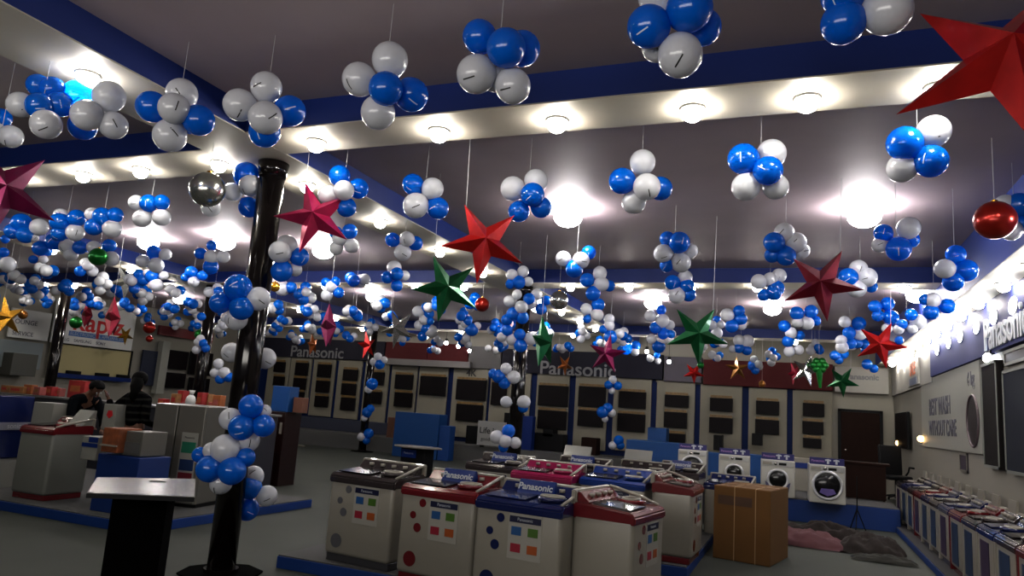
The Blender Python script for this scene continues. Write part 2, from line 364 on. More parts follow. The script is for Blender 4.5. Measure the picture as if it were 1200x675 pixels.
CL = [
 ([(2,138,11,B,1),(13,160,13,W,0),(-8,155,13,W,0)], 'balloon bunch cut by the picture edge beside the magenta star'),
 ([(24,123,15,W),(45,100,13,B,1),(46,124,15,B),(70,122,15,B,1),(54,146,17,W,-1),(62,104,14,B,1)], 'blue and white bunch left of the lamp-lit bunch on the near strip'),
 ([(92,112,18,B,1),(128,113,18,W),(102,135,18,W,-1),(133,147,16,W),(97,148,16,B,1)], 'lamp-lit bunch of three white and two blue balloons beneath the first long-strip spotlight'),
 ([(213,110,18,W,.5),(178,125,18,B,.3),(204,127,18,W,-1),(233,141,18,B),(199,159,19,W),(222,142,15,B,1)], 'bunch of white and blue balloons just above the near left cross strip'),
 ([(312,102,18,W,.3),(281,123,19,W),(311,138,19.5,W,-1),(340,130,18,B,.5),(310,155,18,B,.3)], 'bunch of three white and two blue balloons over the near pole top'),
 ([(421,93,20,W,.3),(457,70,21,W,.3),(452,104,20,B,-1),(482,111,20,B,.5),(443,132,20,W)], 'bunch with three white balloons around two blue on the dark blue beam side'),
 ([(562,43,20,B,.5),(593,56,23,B,-1),(612,57,21,B,.5),(558,87,23,W),(601,101,21,W),(580,88,20,W,1)], 'bunch with three blue balloons on top and white below, upper middle'),
 ([(772,-4,24,W,1),(760,31,25,B,-.5),(808,10,27,B,-1),(823,32,22,B,.5),(797,65,26,W,-.5),(770,55,18,W,1)], 'large balloon bunch at the top edge above the cross strip'),
 ([(987,-6,24,B),(988,27,25,B),(1040,13,28,W,-.5),(1015,-25,24,W,.5)], 'large balloon bunch cut by the top edge, left of the big red star'),
 ([(871,186,18,B),(904,180,17,W,.5),(900,200,17,B,-1),(874,219,16.5,W),(909,219,15,W,.5)], 'bunch of two blue over three white balloons alone below the cross strip'),
 ([(1060,168,20,B),(1094,154,19,W),(1091,189,19,B,-.5),(1057,197,17,W,.5)], 'bunch of two blue and two white balloons under the big red star tip'),
 ([(601,221,14.5,W,.3),(628,212,14,W,.3),(624,228,14,B,-1),(608,248,12.5,B),(634,243,12.5,B,.3)], 'bunch touching the upper tip of the bright red star'),
 ([(729,212,15.5,B),(758,219,16,W,-1),(753,190,15,W,.3),(774,221,14,B,.6),(743,237,14,W,.3)], 'bunch with white balloons stacked between two blue, right of the ceiling glare'),
 ([(484,216,12.5,B,.2),(507,221,13,W),(487,241,15,W,-.5),(513,244,13,B,.3)], 'square bunch of two blue and two white balloons on the long blue beam'),
 ([(398,206,12.5,B,.3),(403,223,12,W,-1),(385,229,12,W,.3),(420,221,12,B,.3),(406,243,11.5,B,.2)], 'bunch at the upper right tip of the pink star'),
 ([(394,273,8,B,.5),(398,280,9,W),(410,271,9,B),(412,288,9,W,.3),(394,291,8.5,W,.2)], 'small bunch beside the lower right of the pink star'),
 ([(460,281,8.5,B),(477,280,9,W,-.5),(487,285,8.5,B,.3),(472,296,10,W)], 'small bunch hanging left of the long strip above the green star'),
 ([(462,314,9,W,.5),(465,321,8,B,-.5),(454,325,7.5,B),(474,323,6.5,W,.3),(465,335,7,B,.3)], 'small bunch in front of the middle strip, left of the green star'),
 ([(331,338,9,W),(341,337,7,B),(322,330,6,W,.3)], 'little bunch beside the small gold ball on the near pole'),
 ([(289,205,15,B),(293,217,13,W,-.5),(272,225,11,W),(292,243,12,B),(247,243,11,W,.5)], 'bunch between the silver ball and the near pole'),
 ([(1035,273,10.5,B,.3),(1065,267,13,W,-.3),(1053,292,14,B,-.5),(1067,281,10,B,.5),(1031,287,9,W,.5)], 'backlit cyan and white bunch next to the right glaring lamp'),
 ([(1120,298,11,B,.3),(1107,315,11.5,W,-.3),(1132,317,13,B),(1117,330,11.5,B,.2)], 'bunch of mostly blue balloons against the right wall beam'),
 ([(1178,240,12,W,.5),(1185,270,12,W,.3),(1194,240,14,B),(1197,262,11,B,.3)], 'bunch behind the red foil ball at the right edge'),
 ([(994,325,11,B),(1006,315,10.5,W,.3),(1016,325,11.5,W,-.3),(1004,338,11,W),(1021,336,7,B,.3)], 'bunch at the right tip of the maroon star'),
 ([(907,284,12,B,-.3),(919,273,12,W,.3),(933,284,12,W),(940,294,9,W,.5),(921,300,11.5,B),(905,299,9,B,.5)], 'bunch at the left tip of the maroon star'),
 ([(782,280,9,B,.3),(796,284,12.5,B,-.4),(777,297,11,W),(809,294,9,W,.5),(798,308,11.5,W),(781,311,8,B,.3)], 'bunch of blue and white balloons just above the middle cross strip'),
 ([(788,331,9,B),(803,325,8.5,W,.2),(805,335,8.5,B,-.2),(793,346,10,W),(807,345,8.5,B,.2)], 'bunch hanging across the middle cross strip above the dark green star'),
 ([(889,330,9,W),(903,328,9,W,.2),(913,323,8.5,W,.2),(909,338,10,B),(907,343,9,B,-.3),(895,346,7,B)], 'bunch with three white over blue left of the maroon star, on the strip'),
 ([(660,303,9,W,.2),(673,315,10.5,B),(681,305,10,W,-.2),(690,296,8.5,B,.2)], 'backlit bunch directly under the central ceiling glare'),
 ([(688,328,8.5,B),(703,320,8.5,W,.2),(705,333,9,W,-.2),(714,335,7,B,.3),(695,344,9,B)], 'bunch straddling the middle strip under the central glare'),
 ([(687,362,7,W),(700,369,7.5,W,-.2),(701,357,8,B,.2),(688,374,5,B)], 'small bunch below the middle strip, first of the slanting chain'),
 ([(714,374,6.5,W,.2),(714,381,6.5,W),(707,386,5,B,.1),(715.5,395,8,B),(726,391,6,W)], 'small bunch, second of the slanting chain'),
 ([(734,409,7,B),(745,405,6,B),(744,412,5.5,W,-.2),(728,410,5,B)], 'small mostly blue bunch beside the magenta star'),
 ([(762,420,4.5,W),(770,416,4,B),(771,423,4,W)], 'tiny bunch by the slanting spotlights, far right of the magenta star'),
 ([(775,363,6,B),(762,370,7,W),(776,376,8.5,W,-.2),(768,384,7,B),(785,381,6,W,.2),(777,392,6,B)], 'bunch just left of the dark green star'),
 ([(763.5,397,6,W),(775,398,7,W),(772,406,8,B)], 'two white over one blue balloon below left of the dark green star'),
 ([(840,375,5,B,.2),(834.5,381,6,W),(844,380,5.5,W),(840,390.5,7,W,-.2)], 'small mostly white bunch at the dark green star right tip'),
 ([(852,369,8,W,.1),(866,364.5,7,B),(868,374,7.5,B,-.2),(857.5,382,8,B),(869,381,6,W,.2)], 'blue bunch to the right of the dark green star'),
 ([(858.5,409,4.5,W,.2),(866,399,7,W,.1),(876,400,8,W,.1),(866,408,6,B,-.2),(875,410.5,6,B,-.2)], 'small bunch white over blue above the red sign board'),
 ([(919,382,7,B),(927,390,7,W,-.2),(937.5,393,5.5,B),(923.5,400,7,B),(925,412,6.5,W),(936,410,6,W)], 'bunch low under the maroon star left tip'),
 ([(933.6,367,8,B),(950.5,365,8,B,-.2),(946,379,8,W),(956,376,6,B,.2),(935,378,6.5,W,.1)], 'bunch directly beneath the maroon star left of its lower point'),
 ([(990,377,7,W,.2),(1006.6,379,8,B,-.2),(995,390,7.5,B),(1008,391.5,7.5,W),(985.6,399,6.5,W),(997,402.6,6.5,B,-.2),(986.7,407,7.5,W)], 'tall bunch left of the small red star'),
 ([(978.5,416.6,6,B),(989,415,5.5,B),(983,422,5,B)], 'three blue balloons above the small green star'),
 ([(1025.4,359,7.5,B),(1040,356,8,B),(1029,370,7,B),(1044,372,9,B,-.2),(1039.5,385,6,W)], 'blue bunch above the small red star'),
 ([(1068,368.6,7,B,-.1),(1076,377,9,W,.2),(1057,380,6,B),(1069,385,6,W),(1053,386,6,W,.2),(1053.5,399,5,B)], 'bunch between the small red star and the right wall lights'),
 ([(1093,351.5,9,W,-.2),(1091,366,9,B),(1110,359,9,B),(1084,351,7,B,.2)], 'bunch touching the low right strip'),
 ([(1014,410,5,B),(1016,427,6,B),(1024,432,5,B)], 'blue balloons behind the small red star'),
 ([(160,237.5,9,W,.2),(174,238,10,B,-.2),(189.5,237,9,B),(166.5,256,10.5,W),(189.5,255,10,W)], 'bunch alone below the near left cross strip'),
 ([(108,251,8,W,.2),(120,254,11,B,-.1),(135,252,9,B),(110,266,10,B,-.2),(131.5,268,10.5,W)], 'bunch above the green foil ball'),
 ([(71,252,8,W,.2),(70,260,11,B,-.1),(90,255.5,10,B),(69,274,9,B),(88,272.6,10,W)], 'bunch second in line left of the green foil ball'),
 ([(25,261,11,B),(46,266,10,W),(15,271,9,B),(30,275,10,B,-.2),(39,278,6,W,.2)], 'bunch right of the magenta star lower tip'),
 ([(47.6,291,9,B),(64,283,10,B,.1),(79,289,9,W),(83,298,8,W),(94,290,8,B)], 'bunch left of the green foil ball'),
 ([(110,290,8,W),(128,288,8,B),(130,303,9,W)], 'bunch right behind the green foil ball'),
 ([(4,296,6,B),(9,310,9,W),(6,280,5,B)], 'small bunch at the left edge under the magenta star'),
 ([(39,304,5,B),(56,295,5,B),(51,304,5,W)], 'tiny bunch lower left of the green foil ball'),
 ([(180,295,8,B),(194,298,7,W),(183,311,9,W),(167,306,7.5,W)], 'mostly white bunch under the left glaring lamp'),
 ([(178,324,8,B),(192,323,5.5,W),(183,334,8,W),(173,320,5,W)], 'small bunch beside the hanging silver star'),
 ([(235,297,7,B),(248,287.6,6,B),(248,301,8.5,W,-.2),(262,301,7.5,W),(247,313,9,B)], 'bunch under the glaring lamp left of the near pole'),
 ([(224,319,7.5,B),(237,323,6,B),(217,325,5,B),(227,330,6.5,W)], 'small mostly blue bunch on the middle strip left of the near pole'),
 ([(382,331,6,B,.1),(393,330,6,B,.1),(388,336,7,W,-.2),(397,343,6.5,B),(383,346,7,W)], 'bunch on the middle strip between near pole and long strip'),
 ([(490,365,7,W),(499,360,6,B),(497,375,6,W,.1),(503,368,6,B),(504,376,5,B)], 'bunch below left of the green star'),
 ([(491,381,6,W),(505,388,8,W,.1),(500,385,7,B,-.1),(495,394,6,B)], 'bunch beneath the green star left'),
 ([(549,374,5,B),(542,383,5.5,W),(553,386,8,B,-.1),(559,382,5,W),(546,397,5,W),(537,395,5,B)], 'bunch below right of the green star'),
 ([(582,410,5,W),(590,405,6,B),(593,396,6,W),(572,408,4,W)], 'small bunch left of the middle pole'),
 ([(600,322,7,W,.1),(613,318,7,W,.2),(608,331,8,B,-.2),(598,333,6,B),(619,330,6,W,.1)], 'bunch at the lower right tip of the bright red star'),
 ([(622,355,8,W),(634,362,7,B),(640,352,6,B),(629,345,7,W,.2)], 'bunch by the lamp behind the middle pole'),
]
for bl, lb in CL: cluster(bl, lb)
# bunches tied to poles
dP = cdepth((-5.3, 5.93, 3)) - .16
def P(bl, lb, d, g): cluster(bl, lb, d=d, string=False, name='balloon_bunch')
P([(328,295,13,W,-.5),(336,287,12,W,.3),(351,301,11,B,.6),(330,318,12.5,B,0),(346,316,8,W,.8)], 'bunch tied to the right side of the near pole, uppermost', cdepth((-5.0, 6.0, 3.3))-.12, 0)
P([(279,337,16,B,-.3),(258,355,12.5,B),(283,361,14,B,-.6),(302.5,350,14,W,.2),(277,374,13,W,.5)], 'blue bunch tied to the front of the near pole', cdepth((-5.35, 5.75, 2.8))-.25, 0)
P([(271,413,11.5,W,.6),(311,420,12.5,W,.8),(300,425,10,B,1.6)], 'two white balloons peeking from both sides of the near pole', cdepth((-5.3, 6.05, 2.2))+.1, 0)
P([(294,476,14,B,-.3),(270,491,13,W),(283,501,15,B,-.8),(309,499,13,B,-.3),(290,516,14,W),(310,482,8,W,.5)], 'blue and white bunch low on the near pole by the brown cabinet', cdepth((-5.3, 5.75, 1.5))-.28, 0)
P([(234,533,9,B,.5),(246,549,16,B,-.5),(264,526,17,W),(248,528,10,W),(272,552,16,B,-.8),(288,536,11,B,.3),(259,566,13,W)], 'bunch on the near pole beside the silver refrigerator label strip', cdepth((-5.35, 5.7, 1.0))-.3, 0)
P([(297,558,12,W),(293,571,13.5,B,-.5),(313,581,12,W,-.2),(290,597,13,B)], 'lowest bunch beside the near pole above the blue floor edge', cdepth((-5.3, 6.2, .8))-.05, 0)
dM = cdepth((-5.13, 13.3, 2))-.3
P([(600,325,6,B,0),(606,345,6,W,-.2),(597,353,7,W,.2),(611,360,8,W,-.3),(601,368,8,B,.1),(594,375,7,B,.2),(612,372,8,B,0),(620,350,7,B,.3)], 'crowded bunch around the top of the middle pole', dM, 0)
P([(600,398,7,W,.2),(609,392,7,B,-.3),(622,397,8,W,0),(610,405,8,B,-.2),(588,395,6,W,.3),(594,387,7,B,.2)], 'bunch around the middle pole under its crowded top', dM, 0)
P([(593,432,7,W),(602,442,8,W,-.2),(584,441,8,B),(591,449,7,B,-.2),(578,438,6,B,.3)], 'bunch left of the middle pole above the LIFE sign', dM, 0)
P([(593,471,7,W,.3),(614,471,8,W,.2),(613,478,6,B,.4)], 'two white balloons either side of the middle pole', dM+.1, 0)
P([(596,505,8,B,.2),(582,512,8,W),(592,517,8,W,-.3),(604,519,7,W),(590,524,6,B)], 'bunch on top of the cream washer near the LIFE sign', cdepth((-3.8, 9.6, 1.1)), 0)
dQ = cdepth((-13.9, 21.6, 2))-.3
for bl, lb in [([(443,418,5,W),(438,424,5,W),(445,427,6,B,-.2),(450,422,4.5,W)], 'top bunch on the slim dark pole'), ([(436,450,7,B),(432,456,5,W,-.1)], 'second bunch down the slim dark pole'),
               ([(430,483,6,B),(434,479,5,B),(427,490,4,W)], 'third bunch down the slim dark pole'), ([(432,508,6,B),(424,512,5.5,W),(429,516,5,B)], 'lowest bunch on the slim dark pole')]:
    cluster(bl, lb, d=dQ, string=False, name='balloon_bunch')
for bl, lb in [([(718,445,5,W),(713,451,5,B,-.1),(724,452,5,B,-.1),(717,458,4,W)], 'top bunch of the column between television boards'), ([(706,483,7,B),(712,478,6,B),(717,484,5,W),(709,491,4,W)], 'middle bunch of the column between television boards'),
               ([(725,516,6,B),(718,522,5,W),(727,522,5,B)], 'lowest bunch of the column, beside the long blue counter')]:
    cluster(bl, lb, d=cdepth((-6, 22.6, 1.5)), string=False, name='balloon_bunch')
for bl, lb in [([(238,402,5,B,-.1),(232,401,5,W),(230,410,5,W),(241,408,5,B),(235,397,5,W,.1)], 'bunch in front of the dark televisions, upper left of the near pole'),
               ([(256,426,6,W),(252,437,6,W),(263,437,7,W,-.1),(258,444,6,B),(268,442,6,B)], 'white over blue bunch left of the near pole, above the packages'),
               ([(236,371,5,B),(262,381,6,W),(267,372,8,W,.2),(256,385,5,W)], 'pale bunch left of the near pole by the green foil')]:
    cluster(bl, lb, d=cdepth((-12.9, 13.0, 2.9)), string=False, name='balloon_bunch')
# far rows: the same bunches hung on a regular grid
def filler(x, y, z, label, group):
    if z > 4.02: return
    c = Vector((x, y, z)); d = cdepth(c)
    for a in ANCH:
        if (a[0]-x)**2+(a[1]-y)**2 < .8: return
    t = thing('balloon_cluster', label, 'balloons', c, random.uniform(0, 6), group)
    n = random.choice((4, 5, 5, 6)); dirs = []
    base = [(1, 0, .3), (-1, 0, .3), (0, 1, -.3), (0, -1, -.3), (.2, .2, 1.2), (-.1, .1, -1.2)]
    ks = [B, W, B, W, random.choice(BW), random.choice(BW)]
    for i in range(n):
        v = Vector(base[i])*.115+Vector([random.uniform(-.03, .03) for _ in range(3)]); r = random.uniform(.105, .128)
        o = obj('balloon', BM[(ks[i], 0)], t); o.location = v; o.scale = (r, r, r)
        o.rotation_mode = 'QUATERNION'; o.rotation_quaternion = v.to_track_quat('Z', 'Y')
    add_string(t, ctop(x, y)-z)
BW = (B, W)
for y, x0, x1 in [(8.6, -21, -9.6), (11.0, -21, -7.0), (13.4+.5, -21, -6.1), (15.9, -21, -6), (18.3, -21, 1.6), (20.6, -21, 1.6), (9.8, -21, -11), (12.2, -21, -9)]:
    x = x0
    while x < x1:
        reg = 'over the left signboards' if x < -15 else ('behind the near pole' if x < -9 else ('behind the middle pole' if x < -4 else 'before the right television boards'))
        filler(x+random.uniform(-.15, .15), y+random.uniform(-.2, .2), 3.86+random.uniform(-.12, .1), 'small blue and white balloon bunch of the far rows '+reg, 'crowded far balloon bunches '+reg)
        x += 1.12
# dim low bunches near the back boards
for px, py, w in [(905,418,'dim'), (885,428,'dim'), (840,418,'dim'), (350,400,'x'), (360,385,'x'), (340,372,'x'), (410,395,'x'), (470,400,'x'), (508,410,'x'), (655,408,'x'), (675,398,'x'), (835,402, 'x'), (820, 408, 'x'), (668,345,'x'), (640, 388, 'x'), (580, 385, 'x')]:
    p = ony(px, py, 21.5 if py > 395 else 17.5); filler(p.x, p.y, p.z, 'small low-hanging balloon bunch close before the back sign boards', 'low balloon bunches by the sign boards')

# ================================================================== FOIL STARS AND BALLS
def foil(name, c, metal=.45, rough=.28): return mat(name, c, rough, metal, noise=.35, nscale=9, bump=.15, coat=.3)
FR, FG, FM, FP, FK, FS, FO = (foil('red foil', (.42, .012, .01)), foil('green foil', (.01, .14, .045), .6), foil('maroon foil', (.20, .008, .025)), foil('pink foil', (.40, .02, .09)),
                          foil('magenta foil', (.22, .01, .08)), foil('silver foil', (.55, .55, .52), .9, .2), foil('gold foil', (.6, .32, .04), .8, .25))
def star(px, py, R, m, rot, yaw, label, r=.42, thick=.32, inner=.365):
    d = r*F/R; c = pt(px, py, d)
    if c.y > 22.6 or c.x < -21: k_ = min(22.4/c.y, 20.5/max(abs(c.x), .01)); d *= k_; r *= k_; c = pt(px, py, d)
    t = thing('hanging_star', label, 'star', c)
    b = MB(); bm = b.bm; P_ = []
    for i in range(10):
        rr = r if i % 2 == 0 else r*inner; a = PI/2+i*PI/5
        P_.append(bm.verts.new((rr*math.cos(a), 0, rr*math.sin(a))))
    A = bm.verts.new((0, -r*thick, 0)); Bk = bm.verts.new((0, r*thick, 0))
    for i in range(10):
        bm.faces.new((P_[i], P_[(i+1) % 10], A)); bm.faces.new((P_[(i+1) % 10], P_[i], Bk))
    bmesh.ops.recalc_face_normals(bm, faces=bm.faces[:]); b._set(bm.faces[:], m)
    dirw = EYE-c; az = math.atan2(dirw.x, -dirw.y)
    el = math.atan2(-dirw.z, math.hypot(dirw.x, dirw.y))
    Mx = Matrix.Rotation(-az*-1 + math.radians(yaw), 4, 'Z') @ Matrix.Rotation(-el*.6, 4, 'X') @ Matrix.Rotation(-math.radians(rot)-.07, 4, 'Y')
    b.build('star_body', t, M=Mx)
    top = max((Mx @ Vector((r*math.cos(PI/2+k*PI*2/5), 0, r*math.sin(PI/2+k*PI*2/5))) for k in range(5)), key=lambda v: v.z)
    k = MB(); k.tube([top*.9, (top.x, top.y, ctop(c.x+top.x, c.y+top.y)-c.z)], .003, STRINGM, 4).build('string', t)
    return t
star(1186, 68, 134, FR, -32, 4, 'big bright red foil star cut by the right edge', r=.5, inner=.365)
star(0, 222, 66, FK, -43, 15, 'dark magenta foil star at the left edge')
star(369, 254, 48, FP, 18, -14, 'pink foil star beside the near pole')
star(567, 284, 52, FR, 26, 8, 'bright red foil star in the middle above the green star')
star(523, 338, 42, FG, 22, 10, 'shiny green foil star below the bright red star')
star(963, 333, 46, FM, 40, -6, 'maroon foil star on the right, one point straight down')
star(1032, 404, 29, FR, -28, -6, 'small red foil star near the right wall lights')
star(817, 392, 38, FG, 36, 12, 'dark green foil star right of centre')
star(637, 402, 32, FG, 5, 66, 'tall narrow green foil star seen edge-on by the middle pole')
star(711, 415, 24, FK, -12, -15, 'magenta foil star over the back wall lettering')
star(385, 383, 28, FK, 4, 82, 'narrow pink foil star seen edge-on over the lettering')
star(102, 369, 18, FM, 4, 80, 'narrow red foil star over the left white signboard')
star(132, 373, 26, FM, 4, 80, 'larger dark red foil star over the left white signboard')
star(813, 437, 13, FR, 36, 10, 'small glossy red star under the dark green star')
star(7, 372, 26, FO, 10, 40, 'gold foil star at the left edge')
star(430, 405, 17, FR, 10, 50, 'orange red foil star over the slim dark pole')
star(466, 385, 25, FS, 25, -35, 'spiky silver foil star left of the green star')
star(987, 447, 19, FG, 36, -10, 'small dark green star above the dark door')
star(864, 432, 15, foil('dull gold foil', (.22, .10, .02)), 0, 20, 'dull gold star over the red sign board')
star(662, 428, 13, foil('bronze foil', (.24, .08, .02)), 180, 40, 'bronze star over the grey lettering')
star(945, 434, 20, FS, 50, -25, 'silver star before the red sign board')
star(148, 330, 22, FS, 30, 30, 'silver grey star among the left balloons')
star(147, 393, 12, FO, 180, 40, 'small gold star at the end of the red letters')
star(930, 438, 14, FM, 20, 60, 'dark red star on the red sign board')
star(366, 404, 14, foil('orange foil', (.3, .08, .01)), 10, 65, 'thin orange star over the left grey lettering')
def ball(px, py, R, m, label, r=None, z=3.75):
    p = onz(px, py, z); d = min(cdepth(p), 20)
    c = pt(px, py, d); r = R*d/F
    t = thing('foil_ball', label, 'ball', c)
    MB().sph((0, 0, 0), r, m, 24).build('ball_body', t, True)
    MB().cyl((0, 0, r), r*.16, r*.14, FO, n=12).build('cap', t)
    MB().tube([(0, 0, r), (0, 0, ctop(c.x, c.y)-c.z)], .003, STRINGM, 4).build('string', t)
ball(243, 222, 20.5, FS, 'large silver foil ball near the pole top')
ball(1166, 258, 22.5, foil('red ball foil', (.30, .015, .008), .6), 'large red foil ball at the right edge')
ball(115, 301, 10.5, foil('green ball foil', (.01, .2, .03), .6), 'green foil ball among the left balloons')
ball(565, 357, 8.5, foil('red ball foil', (.3, .01, .008)), 'red foil ball at the green star right tip')
ball(655, 352, 11, FS, 'silver foil ball below the central glare')
ball(89, 378, 7, foil('green ball foil', (.01, .2, .03)), 'green foil ball over the left white signboard')
ball(322, 336, 6, FO, 'gold foil ball on the near pole')
ball(175, 384, 7, foil('red ball foil', (.3, .01, .008)), 'red foil ball right of the red letters')
ball(175, 397, 4, foil('red ball foil', (.3, .01, .008)), 'little red ball hanging under another red ball')
ball(27, 369, 5, foil('bronze ball foil', (.3, .12, .02)), 'small bronze ball on the far left board')
ball(234, 392, 6, foil('green ball foil', (.01, .2, .03)), 'green ball before the dark red board')
ball(821, 428, 4, foil('green ball foil', (.01, .2, .03)), 'tiny green ball under the dark green star')
ball(893, 450, 4, foil('bronze ball foil', (.3, .12, .02)), 'tiny bronze ball over the television boards')
c = ony(960, 428, 19)
t = thing('foil_tassel', 'green foil tassel of small balls above the small green star', 'tassel', c)
for i in range(7):
    a = i*PI*2/6
    MB().sph(((.13*math.cos(a) if i < 6 else 0), 0, (.11*math.sin(a) if i < 6 else 0)), .09, MATS['green ball foil'], 12).build('ball', t, True)
MB().tube([(0, 0, -.1), (.02, 0, -.55)], [.09, .03], MATS['green ball foil'], 8).build('tail', t); MB().tube([(0, 0, 0), (0, 0, 4.5-c.z)], .003, STRINGM, 4).build('string', t)

# ================================================================== BACK WALL: BOARDS, TELEVISIONS, SIGNS
YP = 23.85
def pb(px0, px1, pt0, pb0, y=YP):
    a = ony(px0, pt0, y); b = ony(px1, pt0, y); c = ony((px0+px1)/2-4, pb0, y); return a.x, b.x, c.z, (a.z+b.z)/2
struct(MB().box(XL, -4.4, 23.93, 24, .3, 3.2, mat('back navy', (.002, .012, .07), .6, spec=.2)).build('trim_3'))
struct(MB().box(-4.4, -.1, 23.93, 24, .3, 3.0, mat('back navy', (.002, .012, .07), .6, spec=.2)).build('trim_4'))
ords = ['sixteenth', 'fifteenth', 'fourteenth', 'thirteenth', 'twelfth', 'eleventh', 'tenth', 'ninth', 'eighth', 'seventh', 'sixth', 'fifth', 'fourth', 'third', 'second', 'first']
PAN = [  # board px rect, TVs px rects
 ((316,341,416,482), [(321,334,424,436),(320,333,441,452)]),
 ((342,366,418,484), [(346,361,425,440),(343.5,358.5,443,457),(341,356,459,472)]),
 ((368.5,394,419,488), [(372,388,427,442),(370,386,446,460),(368.5,384.5,464,477)]),
 ((397.5,425,422,491), [(402,419,433,446),(400,417,449.5,463),(399,416,466,481)]),
 ((429,457,424,496), [(432,450,436,451),(430,447,459,473)]),
 ((460,490,427,505), [(463,484,439,456),(462,483,460,477)]),
 ((492,526,429,507), [(492.5,523,441,463.5)]),
 ((532,573,431,513), [(535,570,445,469),(534.5,566,474,494)]),
 ((576,623,434,518), [(576,594,448,475)]),
 ((630,668,437,524), [(631,666,452,476),(630,664,481,503)]),
 ((675,713,441,527), [(678,710,453,477),(677,707,481,500)]),
 ((720,764,443,529), [(725,757,459,478.5),(723.5,756,485,506)]),
 ((770,815,447,532), [(779,807,463,477),(778,805,483,501.5),(776,803,508,518)]),
 ((821,870,451,540), [(832,858.5,466.6,482),(831,858.5,489.5,507.7)]),
 ((877.5,922.5,455,548), [(886,913,470,486),(885,913,492,509)]),
 ((929,975,458,560), [(941,966,472.6,488),(940.5,965,494,509),(941,962.5,513.7,525)]),
]
for i, ((x0, x1, y0, y1), tvs) in enumerate(PAN):
    a, b, z0, z1 = pb(x0, x1, y0, y1)
    z0 = max(z0, .46 if i < 12 else .5)
    wh = ords[i]+' board from the dark door'
    o = MB().box(a, b, YP, 23.93, z0, z1, CREAM, .01).build('display_board')
    tag(o, 'tall cream television display board, '+wh, 'display board', 'cream display boards on the back wall')
    for k, (u0, u1, v0, v1) in enumerate(tvs):
        A, Bx, Z0, Z1 = pb(u0, u1, v0, v1, YP-.12); 
        Z1 = ony((u0+u1)/2, (v0+v0)/2+.0, YP-.12).z; Z0 = ony((u0+u1)/2, v1, YP-.12).z
        pos = ('only', ) if len(tvs) == 1 else (('upper', 'lower') if len(tvs) == 2 else ('top', 'middle', 'bottom'))
        cx_, cz_ = (A+Bx)/2, (Z0+Z1)/2; w, h = (Bx-A)/2, (Z1-Z0)/2
        t = thing('television', 'black flat television, %s one on the %s' % (pos[k], wh), 'television', (cx_, YP-.1, cz_), 0, 'televisions on the back wall')
        MB().box(-w, w, 0, .06, -h, h, DARK, .01).build('casing', t)
        MB().box(-w+.025, w-.025, -.008, 0, -h+.035, h-.03, SCREEN).build('screen', t)
        MB().box(-.12, .12, .05, .1, -.1, .1, DARK).build('wall_bracket', t)
        MB().box(-w*.95, w*.95, -.01, .02, h+.005, h+.085, GOLD).build('promo_strip', t)
o = thing('banner_text', 'black 4K lettering on the eighth display board from the left', 'lettering', ony(552.5, 437.5, YP-.01))
text('4K', .34, TM((0, -.01, 0)), PRB, o, bold=.008)
# sign fascia boards
def fascia(x0, x1, z0, z1, m, label, words=None, wx=0, wz=0, size=.5, wm=None, sx=1):
    t = thing('sign_board', label, 'sign', ((x0+x1)/2, 23.75, (z0+z1)/2))
    w, h = (x1-x0)/2, (z1-z0)/2
    MB().box(-w, w, 0, .2, -h, h, m, .015).build('panel', t)
    if words: text(words, size, TM((wx-(x0+x1)/2, -.008, wz-(z0+z1)/2)), wm or LETG, t, sx=sx, bold=.01)
    return t
fascia(-21.8, -14.75, 3.24, 4.0, mat('dusk navy', (.014, .013, .024), .6, spec=.2), 'dark navy sign board with grey Panasonic lettering, left on the back wall', 'Panasonic', -17.85, 3.46, .62, LETG, 1.05)
fascia(-14.7, -12.9, 3.2, 4.0, mat('dull maroon', (.07, .008, .01), .6, spec=.2), 'dull maroon sign board over the sixth display board from the left')
fascia(-12.88, -11.2, 3.2, 4.0, mat('dull maroon', (.07, .008, .01), .6, spec=.2), 'dull maroon sign board left of the grey one')
fascia(-14.6, -11.0, 3.12, 3.36, mat('pale grey', (.15, .14, .135), .6), 'pale grey strip under the maroon sign boards').location.y -= .21
fascia(-11.18, -9.9, 3.15, 3.95, mat('mid grey', (.09, .085, .085), .6), 'grey sign board left of the navy Panasonic board')
fascia(-9.85, -4.15, 3.08, 3.9, mat('dusk navy', (.014, .013, .024), .6, spec=.2), 'dark navy sign board with grey Panasonic lettering behind the magenta star', 'Panasonic', -7.05, 3.27, .66, LETG, 1.05)
fascia(-4.1, -2.9, 3.04, 3.85, mat('mauve grey', (.07, .06, .08), .6), 'mauve grey sign board behind the dark green star')
fascia(-2.85, .95, 3.0, 3.8, mat('dull maroon', (.07, .008, .01), .6, spec=.2), 'dull maroon sign board over the right display boards')
fascia(1.0, 2.45, 2.98, 3.75, WF, 'white sign board with grey writing over the dark door', 'Panasonic', 1.75, 3.45, .22, LETG)
# stage under the boards
o = MB().prism([(22.2, 0), (22.35, .5), (23.93, .52), (23.93, 0)], -21.9, -4.4, 'x', GREYTOP).build('stage_platform')
tag(o, 'long low grey carpeted platform under the television boards', 'platform')
o = MB().box(-21.9, -13.6, 23.4, 23.84, .52, .95, BROWN, .01).build('stage_step'); o.data.materials[0] = mat('dark step', (.03, .035, .06), .7)
tag(o, 'dark blue step beneath the left display boards', 'platform')
